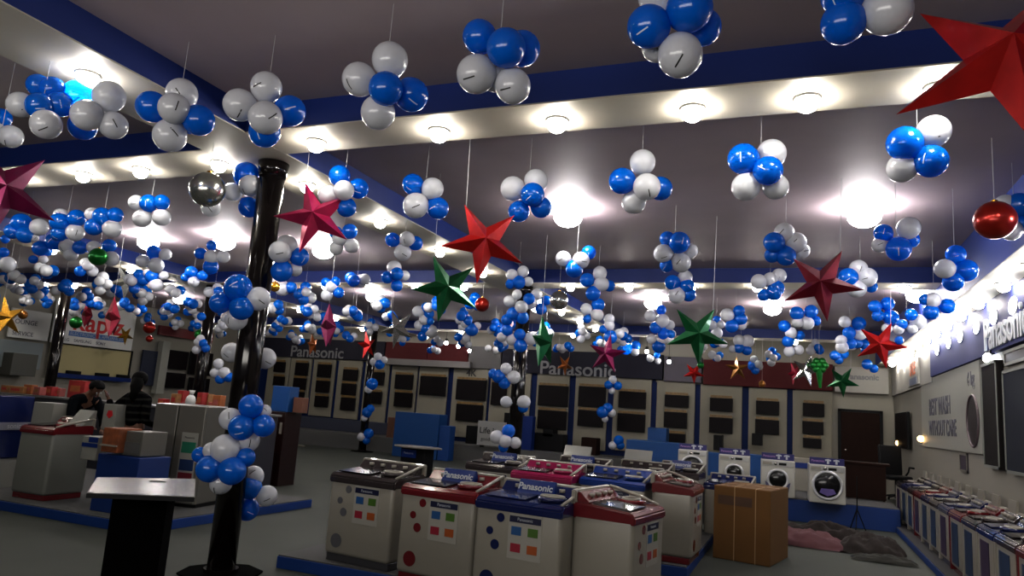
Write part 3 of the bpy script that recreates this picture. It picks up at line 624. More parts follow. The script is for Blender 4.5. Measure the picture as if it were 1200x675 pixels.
# door + dark furniture at the back right
t = thing('door_1', 'dark brown open doorway in the back wall', 'door', (0, 0, 0)); del t['label']; del t['category']; t['kind'] = 'structure'
a = ony(985.4, 482, 23.9); b = ony(1031, 485, 23.9)
MB().box(a.x, b.x, 23.88, 23.95, .3, a.z, mat('dark brown wood', (.035, .014, .008), .5), .01).build('door_panel', t)
MB().box(a.x-.08, a.x, 23.86, 23.98, .3, a.z+.08, DARK).box(b.x, b.x+.08, 23.86, 23.98, .3, a.z+.08, DARK).box(a.x-.08, b.x+.08, 23.86, 23.98, a.z, a.z+.08, DARK).build('door_frame', t)
MB().sph((a.x+.12, 23.85, 1.3), .04, STEEL, 10).build('door_handle', t, True)

# ================================================================== PLATFORMS
def platform(x0, x1, y0, y1, h, label, skirt=BLUEP):
    t = thing('display_platform', label, 'platform', (0, 0, 0))
    MB().box(x0, x1, y0, y1, 0, h, skirt, .006).build('blue_skirt', t)
    MB().box(x0+.01, x1-.01, y0+.01, y1-.01, h, h+.012, GREYTOP).build('carpet_top', t)
    return t
platform(-5.05, -.72, 6.45-.0, 7.75, .12, 'low blue-edged platform under the front washing machines').rotation_euler = (0, 0, 0)
platform(-4.6, -1.2, 8.95, 12.2, .12, 'low blue-edged platform under the second group of washers')
platform(-14.5, -7.35, 6.75, 10.1, .12, 'low blue-edged platform under the refrigerators on the left')
platform(-1.6, 1.8, 15.9, 23.8, .42, 'raised blue platform under the front-loading washers')
platform(1.72, 2.58, 7.0, 17.4, .1, 'low blue platform under the row of washers along the right wall')

# ================================================================== WASHERS
DOT = {}
def semi_auto(loc, rz, trim, label, deck=None, w=.84, dpt=.52, h=.83, poster=True, dots=True, sign=False, lidup=False, dotm=None, group='twin-tub washing machines', face=None, rail=True):
    """twin-tub washer, front towards -Y, origin at the base centre"""
    deck = deck or trim; t = thing('washing_machine', label, 'washing machine', loc, rz, group)
    W2, D2 = w/2, dpt/2
    MB().box(-W2, W2, -D2, D2, .07, h, face or WHITE, .045, seg=4).build('body', t, True)
    MB().box(-W2+.02, W2-.02, -D2+.03, D2-.02, 0, .075, trim, .01).build('base', t)
    # top deck with sloping front lip
    MB().prism([(-D2-.012, h-.045), (-D2-.012, h+.02), (-D2+.03, h+.055), (D2-.12, h+.085), (D2, h+.085), (D2, h-.045)], -W2-.008, W2+.008, 'x', deck, .012).build('top_deck', t)
    # control panel with white surround
    cp = MB().prism([(D2-.14, h+.085), (D2-.05, h+.17), (D2+.01, h+.17), (D2+.01, h+.08)], -W2+.03, W2-.03, 'x', deck, .008).build('control_panel', t)
    for k in range(4):
        x = -W2*.55+k*W2*.36
        MB().cyl((x, D2-.1, h+.14), .026, .03, WHITE, n=16).build('knob', cp, True)
    MB().prism([(D2-.03, h+.06), (D2-.03, h+.18), (D2+.02, h+.19), (D2+.02, h+.06)], -W2-.005, W2+.005, 'x', WHITE, .01).build('back_rail', t)
    if rail: MB().tube([(W2-.03, -D2+.05, h+.06), (W2-.01, -D2+.18, h+.10), (W2-.005, D2-.12, h+.16), (W2-.01, D2-.02, h+.18)], [.013, .016, .016, .014], WHITE, 8).build('side_rail', t, True)
    # wash lid and spinner lid with ring handle
    MB().prism([(-D2+.05, h+.062), (-D2+.05, h+.072), (D2-.16, h+.097), (D2-.16, h+.085)], -W2+.05, W2*.1, 'x', CHARL if deck is not NAVY else NAVY, .004).build('wash_lid', t)
    sl = MB().cyl((W2*.52, -.03, h+.085), .13, .03, deck, n=28).build('spin_lid', t, True)
    MB().torus((W2*.52, -.03, h+.105), .1, .012, WHITE, sx=1.05, sy=.75).build('handle_ring', sl, True)
    if lidup:
        MB().prism([(D2-.02, h+.08), (D2+.1, h+.34), (D2+.12, h+.34), (D2+.02, h+.08)], -W2+.02, W2*.1, 'x', mat('lid clear', (.3, .3, .28), .2), .004).build('raised_lid', t)
    if dots:
        dm = dotm or trim
        for x, z, r in [(-W2*.38, h-.10, .038), (-W2*.62, h-.22, .034), (-W2*.48, h-.33, .042), (-W2*.62, h-.62, .07)]:
            MB().cyl((x, -D2-.001, z), r, .006, dm, 'y', n=24).build('printed_dot', t)
    if poster:
        ps = MB().box(-W2*.18, W2*.58, -D2-.004, -D2, h-.42, h-.05, mat('poster paper', (.30, .29, .26), .5)).build('poster', t)
        hd = MB().box(-W2*.16, W2*.56, -D2-.007, -D2-.003, h-.12, h-.068, mat('heading navy', (.004, .006, .035), .4)).build('heading', ps)
        text('Panasonic', .038, TM((W2*.2, -D2-.0075, h-.093)), LETW, ps, ext=.0005)
        for x, z, c in [(-.0, h-.19, (.01, .07, .2)), (W2*.38, h-.19, (.05, .12, .01)), (-.0, h-.33, (.25, .01, .03)), (W2*.38, h-.33, (.30, .07, .01))]:
            MB().box(x-.045, x+.05, -D2-.007, -D2-.003, z-.035, z+.035, mat('square %.2f %.2f' % (c[0], c[1]), c, .5)).build('picture_square', ps)
    if sign:
        sg = MB().prism([(D2-.2, h+.09), (D2-.14, h+.21), (D2-.12, h+.21), (D2-.08, h+.09)], -W2*.45, W2*.42, 'x', SIGNB, .004).build('top_sign', t)
        text('Panasonic', .088, Matrix.Translation((-.01, D2-.178, h+.15)) @ Matrix.Rotation(math.radians(63), 4, 'X'), LETW, sg, ext=.001, bold=.002)
    return t
CHARL = mat('dark lid gloss', (.012, .009, .01), .15, coat=.3)
z1 = .132
semi_auto((-4.13, 6.78, z1), math.radians(-7), mat('washer grey trim', (.05, .05, .055), .3), 'front white twin-tub washer with charcoal top, nearest the pole side', deck=CHAR, sign=False, dotm=mat('grey dot', (.09, .09, .1), .5))
semi_auto((-3.12, 6.52, z1), math.radians(-7), MAROON, 'front white twin-tub washer with maroon top and blue sign on it', sign=True)
semi_auto((-2.22, 6.28, z1+.0), math.radians(-7), NAVY, 'front white twin-tub washer with navy top and glossy sign, in the middle', sign=True)
semi_auto((-1.48, 6.56, z1), math.radians(82), MAROON, 'white twin-tub washer turned sideways with maroon top, end of the front row', deck=MAROON, w=.8, dpt=.56)
z2 = .132
def at(px, py, z): p = onz(px, py, z); return p
semi_auto((-1.40, 9.42, z2), math.radians(88), MAROON, 'white twin-tub washer with maroon top and base beside the cardboard box', w=.74, dpt=.5, face=WHITE)
semi_auto((-3.95, 9.75, z2), math.radians(-5), CHAR, 'cream twin-tub washer with dark top carrying a sign and balloons', w=.84, sign=True, dots=False)
semi_auto((-3.04, 9.2, z2), math.radians(-5), MAGENTA, 'white twin-tub washer with bright magenta top behind the navy one', dots=True, dotm=MAGENTA)
semi_auto((-2.14, 9.3, z2), math.radians(-5), NAVY, 'white twin-tub washer with blue shiny top, behind the sideways one', sign=False, deck=mat('blue shine', (.004, .03, .16), .12, coat=.8))
semi_auto((-3.05, 10.7, z2), math.radians(-5), CHAR, 'twin-tub washer with dark top and clear raised cover in the back line', sign=True, lidup=True)
semi_auto((-2.2, 11.2, z2), math.radians(-5), CHAR, 'twin-tub washer with pale raised back panel left of the blue counter', lidup=True)
semi_auto((-1.75, 11.9, z2), math.radians(-5), CHAR, 'twin-tub washer with clear cover box behind the maroon one', sign=True, w=.7)
semi_auto((-1.0, 12.1, 0.0), math.radians(-5), NAVY, 'plain white twin-tub washer behind the cardboard box', w=.7, poster=False, dots=False)
# right wall row, fronts towards -X
cols_ = [CHAR, NAVY, CHAR, MAROON, NAVY, CHAR, NAVY, MAROON, CHAR, NAVY, CHAR, MAROON]
adj = ['farthest', 'second farthest', 'third farthest', 'fourth farthest', 'fifth farthest', 'middle', 'sixth from the near end', 'fifth from the near end', 'fourth from the near end', 'third from the near end', 'second from the near end', 'nearest']
POST2 = mat('violet leaflet', (.03, .015, .05), .45, noise=.5, nscale=6)
POST = mat('blue leaflet', (.008, .03, .08), .45, noise=.5, nscale=6)
for i in range(12):
    y = 16.75-i*.815
    t = semi_auto((2.12, y, .112), -PI/2, cols_[i], 'twin-tub washer in the right wall row, %s, with %s trim' % (adj[i], {CHAR: 'charcoal', NAVY: 'navy', MAROON: 'maroon'}[cols_[i]]), w=.76, dpt=.5, h=.73, poster=False, dots=False, group='twin-tub washers in the right wall row', lidup=False, rail=False)
    MB().box(-.22, .16, -.258, -.25, .13, .64, POST if i % 3 else POST2, .002).build('front_leaflet', t)
    MB().prism([(.2, .81), (.23, 1.04), (.25, 1.04), (.25, .81)], -.3, .05, 'x', WHITE, .004).build('raised_lid', t)
    MB().box(-.4, -.33, -.26, .2, .02, .74, cols_[i] if cols_[i] is MAROON else WHITE, .01).build('side_panel', t)

# front loaders
def front_loader(px0, px1, pyt, label, door_r=.2, poster=False):
    p = onz((px0+px1)/2, pyt, 1.285); q = onz(px1, pyt, 1.285); p0 = onz(px0, pyt, 1.285)
    sc = 1.08
    t = thing('washing_machine', label, 'washing machine', (p.x, p.y+.28, .435), math.radians(3), 'front-loading washers')
    W2 = .3*sc
    MB().box(-W2, W2, -.28, .28, 0, .72, mat('front loader white', (.42, .41, .37), .3, coat=.3), .02).build('body', t)
    MB().torus((0, -.285, .34), door_r+.02, .03, mat('door ring pale', (.55, .55, .56), .25, metal=.3), 'y', n=32).build('door_ring', t, True)
    MB().sph((0, -.27, .34), door_r, BLACK, 28, (1, .28, 1)).build('door_glass', t, True)
    MB().box(-W2*.95, W2*.95, -.292, -.28, .60, .70, mat('panel silver', (.35, .35, .34), .3, metal=.3), .004).build('control_panel', t)
    MB().box(.02, W2*.5, -.297, -.29, .625, .67, BLACK).build('display', t)
    MB().cyl((-.04, -.30, .65), .03, .03, STEEL, 'y', n=20).build('knob', t, True)
    MB().box(-W2*.9, -W2*.35, -.297, -.29, .62, .68, WHITE, .003).build('soap_drawer', t)
    hs = MB().box(-W2*.96, W2*.96, -.2, -.14, .722, .85, mat('violet sign', (.02, .018, .11), .4)).build('top_sign', t)
    for k in (0, 1): MB().prism([(k*.15+.0, .74), (k*.15-.0, .80), (k*.15-.03, .79), (k*.15-.035, .82), (k*.15+.02, .835), (k*.15+.075, .82), (k*.15+.07, .79), (k*.15+.04, .80), (k*.15+.04, .74)], -.206, -.2, 'y', LETW).build('shirt_picture', hs)
    text('Panasonic', .06, TM((-W2*.5, -.206, .787)), mat('sign pink', (.45, .25, .5), .5), hs, ext=.0005)
    if poster: MB().prism([(-.2, .1), (-.24, .3), (-.1, .2), (.1, .2), (.24, .3), (.2, .1)], -.31, -.3, 'y', mat('sticker dusk', (.06, .06, .12), .5)).build('sticker', t)
    else: MB().prism([(-.15, .2), (-.11, .28), (.11, .28), (.15, .2), (0, .14)], -.335, -.328, 'y', mat('sticker violet', (.10, .07, .22), .5)).build('sticker', t)
front_loader(950, 987, 537, 'white front-loading washer nearest the dark desk, large round door', .235)
front_loader(893.5, 928, 531.5, 'white front-loading washer above the cardboard box right end', .17, True)
front_loader(843, 877, 526, 'white front-loading washer second from the blue counter', .16, True)
front_loader(795, 827, 520.5, 'white front-loading washer beside the blue counter, leftmost of the four', .22)
a = ony(735, 515, 20.5); b = ony(797, 515, 20.5)
o = MB().box(a.x, b.x, 20.4, 21.4, 0, a.z, BLUEB, .01).build('blue_counter'); tag(o, 'plain blue counter box left of the front-loading washers', 'counter')
a = ony(828, 530, 20.2); b = ony(845, 530, 20.2)
o = MB().box(a.x, b.x, 20.1, 20.6, .435, 1.03, BLUEB, .01).build('blue_counter'); tag(o, 'narrow blue box between two front-loading washers', 'counter')
a = ony(878, 522, 19.2); b = ony(893, 522, 19.2)
o = MB().box(a.x, b.x, 19.1, 19.6, .435, 1.1, BLUEB, .01).build('blue_counter'); tag(o, 'narrow blue box left of the third front-loading washer', 'counter')
t = thing('cabinet', 'pale low cabinet with navy top stripe left of the rightmost front-loading washer', 'cabinet', (.02, 18.2, .435))
MB().box(-.3, .3, -.2, .2, 0, .72, WHITE, .01).build('body', t); MB().box(-.29, .29, -.21, -.2, .5, .62, SIGNB).build('stripe', t)
for px, py in [(738, 500)]:
    a = ony(757, 508, 21.2)
    o = MB().box(a.x, a.x+.55, 21.45, 21.9, .9, 1.55, BLUEB, .01).build('blue_box'); tag(o, 'darker blue box standing on the back of the blue counter', 'box')

# ================================================================== CARDBOARD BOX
CARD = mat('cardboard', (.115, .052, .007), .8, noise=.12, nscale=4)
t = thing('cardboard_box', 'large brown cardboard box with straps in the aisle', 'box', (-.61, 11.0, 0), math.radians(-12))
MB().box(-.38, .38, -.5, .5, 0, .965, CARD, .012).build('carton', t)
MB().box(-.32, .14, -.503, -.499, .72, .84, mat('card print', (.06, .03, .015), .8, noise=.4, nscale=5)).build('printed_mark', t)
for x in (-.1, .18): MB().box(x, x+.012, -.504, .504, -.0+.001, .968, mat('strap', (.3, .2, .1), .4)).build('strap', t)
MB().box(-.37, .37, -.03, .03, .966, .969, mat('tape', (.25, .13, .05), .3)).build('tape', t)

# ================================================================== CLOTH HEAPS
def heap(c, sx, sy, h, m, label, seed, rz=0):
    rnd = random.Random(seed); b = MB(); bm = b.bm; N = 36; g = []
    from mathutils import noise
    for i in range(N+1):
        row = []
        for j in range(N+1):
            u, v = i/N*2-1, j/N*2-1; rr = max(0, 1-(abs(u)**2.4+abs(v)**2.4))
            n = noise.noise(Vector((u*2.6+seed, v*2.6, seed)))+.5*abs(noise.noise(Vector((u*7, v*7+seed, 0))))
            row.append(bm.verts.new((u*sx*(1+.12*noise.noise(Vector((v*3, seed, 0)))), v*sy*(1+.15*noise.noise(Vector((u*3, 1, seed)))), .01+h*(rr**.6)*(.6+.35*n))))
        g.append(row)
    for i in range(N):
        for j in range(N): bm.faces.new((g[i][j], g[i+1][j], g[i+1][j+1], g[i][j+1]))
    b._set(bm.faces[:], m); o = b.build('cloth_heap', None, True); o.location = c; o.rotation_euler = (0, 0, rz)
    return tag(o, label, 'cloth')
CP = mat('dusty pink cloth', (.10, .04, .045), .9, noise=.2, nscale=6); CD = mat('dark brown cloth', (.018, .012, .010), .9, noise=.5, nscale=9)
heap((.02, 13.0, 0), .68, .5, .30, CP, 'crumpled dusty pink sheet on the floor behind the cardboard box', 3)
heap((1.05, 13.0, 0), .46, .5, .36, CD, 'crumpled dark brown bundle beside the pink sheet', 8)
heap((1.15, 12.15, 0), .42, .2, .12, mat('olive cloth', (.025, .025, .02), .9), 'flat olive cloth trailing from the dark bundle', 5)
heap((.45, 13.95, 0), .7, .3, .34, CD, 'dark folded cloth behind the pink sheet', 12)

# ================================================================== DARK DESK AND CHAIR
t = thing('desk', 'dark brown wooden desk in front of the dark door', 'desk', (1.22, 17.6, .432), math.radians(-4))
MB().box(-.58, .58, -.3, .3, .72, .77, BROWN, .01).build('desk_top', t); MB().box(-.5, .5, -.28, -.24, .02, .72, BROWN).build('front_panel', t)
for s in (-.48, .44): MB().box(s, s+.04, -.27, .27, 0, .7, BROWN).build('side_panel', t)
t = thing('office_chair', 'black office chair with tall rounded back at the dark desk', 'chair', (2.0, 18.3, .432), math.radians(15))
MB().box(-.26, .26, -.25, .25, .42, .52, DARK, .04, seg=3).build('seat', t, True)
MB().box(-.25, .25, .22, .30, .52, 1.18, DARK, .038, seg=4, M=Matrix.Rotation(-.08, 4, 'X')).build('backrest', t, True)
MB().cyl((0, 0, .26), .03, .34, DARK, n=12).build('gas_stem', t)
for k in range(5):
    a = k*2*PI/5; lg = MB().tube([(0, 0, .1), (.28*math.cos(a), .28*math.sin(a), .05)], [.028, .018], DARK, 6).build('leg', t)
    MB().cyl((.28*math.cos(a), .28*math.sin(a), .026), .026, .03, DARK, 'x', n=12).build('caster', lg, True)
for s in (-1, 1): MB().tube([(s*.24, .12, .5), (s*.3, .1, .6), (s*.3, .05, .7), (s*.3, -.18, .7)], .02, DARK, 8).build('armrest', t, True)
t = thing('tripod_stand', 'thin black tripod stand before the platform edge', 'stand', (1.02, 15.4, 0))
MB().tube([(0, 0, .35), (0, 0, 1.0)], .012, DARK).build('rod', t)
for k in range(3):
    a = k*2*PI/3+.3; MB().tube([(0, 0, .4), (.16*math.cos(a), .16*math.sin(a), .01)], .01, DARK).build('leg', t)

# ================================================================== RIGHT WALL DISPLAYS
RX = 2.575
def wbox(y0, y1, z0, z1, m, name, label, cat, th=.03, frame=None):
    t = thing(name, label, cat, (XR-th, (y0+y1)/2, (z0+z1)/2))
    h, w = abs(z1-z0)/2, abs(y1-y0)/2
    MB().box(0, th-.002, -w, w, -h, h, m, .004).build('panel', t)
    if frame: MB().box(-.01, 0, -w, -w+.04, -h, h, frame).box(-.01, 0, w-.04, w, -h, h, frame).box(-.01, 0, -w, w, -h, -h+.04, frame).box(-.01, 0, -w, w, h-.04, h, frame).build('frame', t)
    return t
wbp = mat('wall graphic white', (.30, .30, .27), .5, noise=.04)
t = wbox(12.8, 18.5, 1.62, 3.04, wbp, 'wall_graphic', 'large white wall graphic reading BEST WASH on the right wall', 'sign', .05)
yc, zc = 15.65, 2.33
TR = lambda y, z: Matrix.Translation((-.004, y-yc, z-zc)) @ Matrix.Rotation(-PI/2, 4, 'Z') @ Matrix.Rotation(PI/2, 4, 'X')
GL = mat('graphic grey letters', (.10, .10, .13), .5)
text('BEST WASH', .46, TR(16.3, 2.42), GL, t, bold=.012, sx=.95)
text('WITHOUT CARE', .40, TR(16.1, 2.0), GL, t, bold=.012, sx=.95)
text('6 kg', .3, TR(13.4, 2.78), GL, t, bold=.01)
MB().sph((-.0, 13.33-yc, 2.12-zc), .41, mat('round door print', (.035, .03, .035), .3, noise=.3, nscale=8), 32, (.05, .95, 1)).build('round_door_picture', t, True)
t2 = MB().torus((-.01, 13.33-yc, 2.12-zc), .4, .02, mat('mauve ring', (.12, .09, .10), .4), 'x').build('door_ring', t, True)
wbox(14.05, 14.65, 1.28, 1.60, mat('dark poster', (.05, .04, .06), .5), 'small_poster', 'small dark poster below the round washer picture', 'poster', .02, frame=WHITE)
t = wbox(11.62, 12.5, 1.45, 2.93, mat('dark brown panel', (.014, .012, .012), .6, spec=.1), 'wall_panel', 'tall dark refrigerator panel with pale edge on the right wall', 'panel', .09, frame=mat('pale trim', (.2, .21, .19), .4))
t = wbox(9.2, 11.3, 1.43, 2.75, mat('dark slate panel', (.014, .018, .03), .6, spec=.15), 'wall_panel', 'wide dark slate refrigerator panel at the right edge', 'panel', .09, frame=mat('pale trim', (.2, .21, .19), .4))
wbox(9.6, 11.4, 2.82, 3.02, mat('dark picture', (.05, .045, .045), .4), 'wall_picture', 'small dark picture over the slate refrigerator panel', 'picture', .04, frame=wbp)
t = thing('wall_lettering', 'tall white Panasonic lettering on the blue fascia of the right wall', 'sign', (2.515, 11.1, 3.30))
text('Panasonic', .62, Matrix.Rotation(-PI/2, 4, 'Z') @ Matrix.Rotation(PI/2, 4, 'X'), LETW, t, ext=.02, bold=.012, sx=.9)
t = wbox(18.5, 20.2, 3.0, 3.6, WF, 'sign_board', 'white sign with orange letters and grey block near the right corner', 'sign', .1)
text('SALE', .42, Matrix.Translation((-.004, 0, .08)) @ Matrix.Rotation(-PI/2, 4, 'Z') @ Matrix.Rotation(PI/2, 4, 'X'), mat('orange letters', (.55, .14, .04), .5), t, bold=.01)
MB().box(-.01, 0, -.6, .5, -.28, -.12, mat('slate block', (.12, .14, .2), .5)).build('grey_block', t)
t = thing('television', 'dark wall television on the right wall near the far corner', 'television', (2.49, 21.6, 2.0))
MB().box(0, .06, -1.2, 1.2, -.5, .42, DARK, .01).build('casing', t); MB().box(-.008, 0, -1.15, 1.15, -.45, .38, SCREEN).build('screen', t)
MB().box(.06, .1, -.2, .2, -.2, .2, DARK).build('wall_bracket', t)
for y, z, lb in [(18.35, 1.78, 'near the BEST WASH graphic'), (22.3, 1.62, 'under the wall television in the corner')]:
    t = thing('small_lamp', 'small warm glowing lamp '+lb, 'wall light', (2.5, y, z)); MB().sph((0, 0, 0), .07, WARM, 12).build('bulb', t, True); MB().box(.03, .1, -.03, .03, -.03, .03, DARK).build('bracket', t)

# ================================================================== CENTRE FURNITURE
p = onz(490, 523, .78)
t = thing('display_stand', 'dark stand with oval grey top and blue sign behind the front washers', 'stand', (p.x, p.y, 0), math.radians(-6))
MB().cyl((0, 0, .76), .5, .03, mat('stand top grey', (.12, .11, .10), .4), n=40).build('oval_top', t, True).scale = (1.25, .8, 1)
MB().box(-.33, .33, -.2, .2, 0, .745, DARK, .01).build('pedestal', t)
sg = MB().box(-.30, .10, -.215, -.2, .52, .70, SIGNB).build('sign_plate', t); text('Panasonic', .07, TM((-.1, -.217, .62)), LETW, sg, ext=.0005)
def pxbox(x0, x1, yt, yb, y, dpt, m, name, label, cat, zb=None):
    a = ony(x0, (yt+yb)/2, y); b = ony(x1, (yt+yb)/2, y); c = ony((x0+x1)/2, yt, y); e = ony((x0+x1)/2, yb, y)
    zb_ = e.z if zb is None else zb
    o = MB().box(a.x, b.x, y, y+dpt, zb_, c.z, m, .012).build(name); return tag(o, label, cat)
pxbox(462, 514, 484, 516, 21.2, .6, BLUEB, 'blue_counter', 'bright blue counter box before the left television boards', 'counter', 0)
pxbox(514.5, 527, 499, 518, 21.25, .4, mat('dark blue box paint', (.004, .05, .2), .5), 'blue_counter', 'smaller dark blue box beside the bright blue counter', 'counter', 0)
pxbox(454, 461, 489, 503, 22.5, .3, mat('brown box', (.12, .05, .03), .7), 'cardboard_box', 'small brown box left of the bright blue counter', 'box', .5)
pxbox(546, 559, 499, 516, 23.2, .3, DARK, 'loudspeaker', 'dark speaker box left of the LIFE sign', 'speaker', .5)
p = ony(576, 506, 22.0)
t = thing('sign_board', 'white sign reading Life is on the grey platform', 'sign', p, 0)
MB().box(-.5, .5, 0, .04, -.45, .33, mat('sign white', (.32, .32, .31), .5), .005).build('panel', t); text('Life is', .27, TM((-.12, -.005, .02)), PRB, t, bold=.004); text('good', .16, TM((-.2, -.005, -.25)), PRB, t)
MB().box(-.4, -.36, .04, .3, -(p.z-.5), -.4, DARK).box(.36, .4, .04, .3, -(p.z-.5), -.4, DARK).build('foot', t)
# dark cabinets and easels below the middle televisions
for x0, x1, yt, yb, lb in [(622, 660, 508, 523, 'low dark table under the tenth television board'), (636, 648, 503, 512, 'dark loudspeaker on the low dark table'), (681, 699, 513, 526, 'small brown stand beside the low dark table'), (590, 608, 484, 515, 'dark stand behind the middle pole'), (836, 846, 510, 528, 'dark box on the back line between front-loading washers'), (881, 893, 508, 522, 'dark television box above the narrow blue box')]:
    pxbox(x0, x1, yt, yb, 23.1, .5, DARK if 'brown' not in lb else BROWN, 'low_cabinet' if 'table' in lb else ('loudspeaker' if 'speaker' in lb else 'media_stand'), lb, 'furniture', .5 if x0 < 800 and 'loud' not in lb else None)
a = ony(612, 500, 22.6)
o = MB().box(a.x, a.x+.35, 22.6, 22.9, .5, 1.6, SIGNB, .01).build('blue_box'); tag(o, 'dark blue narrow box right of the middle pole', 'box')
# stick on floor
a = onz(330, 520, .03); b = onz(357, 523, .03)
o = MB().tube([a, b], .03, WHITE).build('white_tube'); tag(o, 'thin white tube lying on the floor before the grey platform', 'tube')

# ================================================================== NEAR STEEL-TOPPED STAND
zt = 1.17
cor = [onz(102, 577, zt), onz(228, 582, zt), onz(229, 561, zt), onz(114, 559, zt)]
c = sum(cor, Vector())/4
t = thing('display_stand', 'black pedestal stand with shiny steel top in the foreground', 'stand', (c.x, c.y, 0))
b = MB(); pts = [(p.x-c.x, p.y-c.y) for p in cor]
b.prism(pts, zt-.004, zt, 'z', STEEL).build('steel_top', t)
b = MB(); b.prism([(x*1.005, y*1.005) for x, y in pts], zt-.03, zt-.005, 'z', DARK).build('top_edge', t)
rzs = math.atan2(pts[1][1]-pts[0][1], pts[1][0]-pts[0][0])
ap = [onz(119, 592, 1.06), onz(186, 592, 1.06)]; wleg = (ap[1]-ap[0]).length/2
BLK = mat('matte black', (.0015, .0015, .0015), .9, spec=.02)
MB().box(-wleg, wleg, -.12, .12, .02, zt-.03, BLK, .008, M=Matrix.Translation((ap[0].x/2+ap[1].x/2-c.x, ap[0].y/2+ap[1].y/2-c.y+.1, 0)) @ Matrix.Rotation(rzs, 4, 'Z')).build('pedestal', t)
MB().box(-wleg-.06, wleg+.06, -.2, .2, 0, .03, BLK, .005, M=Matrix.Translation((ap[0].x/2+ap[1].x/2-c.x, ap[0].y/2+ap[1].y/2-c.y+.1, 0)) @ Matrix.Rotation(rzs, 4, 'Z')).build('foot_plate', t)
hp = onz(185, 564, zt+.003); MB().box(-.05, .05, -.008, .008, 0, .004, DARK, M=Matrix.Translation((hp.x-c.x, hp.y-c.y, zt)) @ Matrix.Rotation(rzs, 4, 'Z')).build('cable_slot', t)

# ================================================================== LEFT DISPLAY AREA
def dpx(px, py, d): return pt(px, py, d)
# silver refrigerator
A = onz(172, 592, .132); A = Vector((-8.55, 7.9, .132))
t = thing('refrigerator', 'silver refrigerator with energy label strip beside the near pole', 'refrigerator', (-8.22, 8.3, .132), math.radians(10))
MB().box(-.44, .38, -.33, .33, .04, 1.40, SILVER, .02).build('cabinet', t)
MB().box(-.44, .38, -.31, .31, 0, .05, DARK).build('plinth', t)
MB().box(-.05, .38, -.37, -.33, .05, 1.395, SILVER, .014).build('door', t); MB().box(-.44, -.065, -.37, -.33, .05, 1.395, SILVER, .014).build('door', t)
ls = MB().box(.06, .32, -.377, -.37, .28, 1.02, mat('label white', (.24, .24, .22), .5)).build('label_strip', t)
text('Panasonic', .04, TM((.19, -.378, .95)), PRB, ls, ext=.0005)
for z, m_ in [(.74, mat('label green', (.01, .13, .08), .5)), (.50, mat('label navy', (.01, .03, .10), .5)), (.32, mat('label maroon', (.13, .01, .02), .5))]:
    MB().box(.08, .30, -.38, -.377, z-.0, z+.15, m_).build('label_panel', ls)
# brown cabinet with blue box
_c = onz(326, 571, 0)
t = thing('tall_cabinet', 'tall dark brown cabinet right behind the near pole', 'cabinet', (_c.x-.45, _c.y+.3, 0), 0)
MB().box(-.38, .38, -.25, .25, 0, 1.42, mat('espresso', (.014, .003, .003), .35), .01).build('cabinet_body', t); MB().box(.27, .33, -.256, -.25, 1.0, 1.22, WHITE).build('price_label', t); MB().box(-.34, .24, -.262, -.25, .08, 1.36, mat('espresso door', (.016, .004, .003), .3), .004).build('door', t)
t = tag(MB().box(-.22, .2, -.15, .15, 0, .5, BLUEB, .01).build('blue_box'), 'blue box standing on the tall brown cabinet', 'box'); t.location = (_c.x-.32, _c.y+.3, 1.425)
t = tag(MB().box(-.1, .12, -.1, .1, 0, .30, mat('brown box', (.12, .05, .03), .7), .01).build('cardboard_box'), 'small brown carton on the tall brown cabinet right of the blue box', 'box'); t.location = (_c.x+.02, _c.y+.35, 1.425)
# pale washer at far left
t = semi_auto((-9.75, 7.3, .132), math.radians(2), MAROON, 'pale washing machine with red top edge on the left platform', poster=False, dots=False, w=.64, dpt=.62, h=.92, lidup=False, face=mat('pale grey green', (.16, .165, .15), .4))
MB().prism([(.1, .98), (.3, 1.22), (.33, 1.22), (.33, .98)], -.0, .31, 'x', mat('pale lid', (.2, .2, .18), .4), .006).build('raised_lid', t)
# navy refrigerators, cut by the left edge
t = thing('refrigerator', 'dark navy refrigerator at the left edge with pale stripe', 'refrigerator', (-11.5, 7.35, .132), math.radians(8))
MB().box(-.8, .62, -.3, .3, .42, 1.34, NAVY, .02).build('cabinet', t); MB().box(-.81, .635, -.315, .31, .84, .95, mat('pale stripe', (.2, .2, .24), .4)).build('stripe', t)
text('sonic', .11, TM((.638, .0, .895), rz=PI/2), LETW, t, ext=.001)
MB().box(-.78, .6, -.28, .28, 0, .42, mat('label white', (.24, .24, .22), .5)).build('plinth', t)
def small(px0, px1, pyt, pyb, d, m, name, label, cat, dpt=.3, parts=None, rz=0):
    a = pt(px0, (pyt+pyb)/2, d); b = pt(px1, (pyt+pyb)/2, d); c = pt((px0+px1)/2, pyt, d); e = pt((px0+px1)/2, pyb, d)
    w = (b-a).length/2; h = (c-e).length; mid = (a+b)/2
    t = thing(name, label, cat, (mid.x, mid.y, e.z), rz)
    MB().box(-w, w, 0, dpt, 0, h, m, .01).build('body' if parts is None else parts, t)
    return t, w, h
t, w, h = small(32, 66, 472, 503, 10.6, mat('box white', (.22, .22, .20), .6), 'washer_carton', 'pale box behind the pale washing machine', 'box')
t, w, h = small(140, 170, 506, 534, 9.3, SILVER, 'microwave_oven', 'small silver appliance left of the silver refrigerator', 'appliance', .4)
MB().box(-w*.85, w*.85, -.006, 0, h*.1, h*.55, mat('oven grey', (.1, .1, .1), .3)).build('door', t)
t, w, h = small(116, 142, 502, 530, 9.3, mat('orange print carton', (.20, .06, .02), .6, noise=.8, nscale=12), 'printed_carton', 'open carton with orange print in front of the standing person', 'box', .35)
MB().box(-w, w, -.02, -.0, h*.25, h*.32, WHITE).build('pale_band', t)
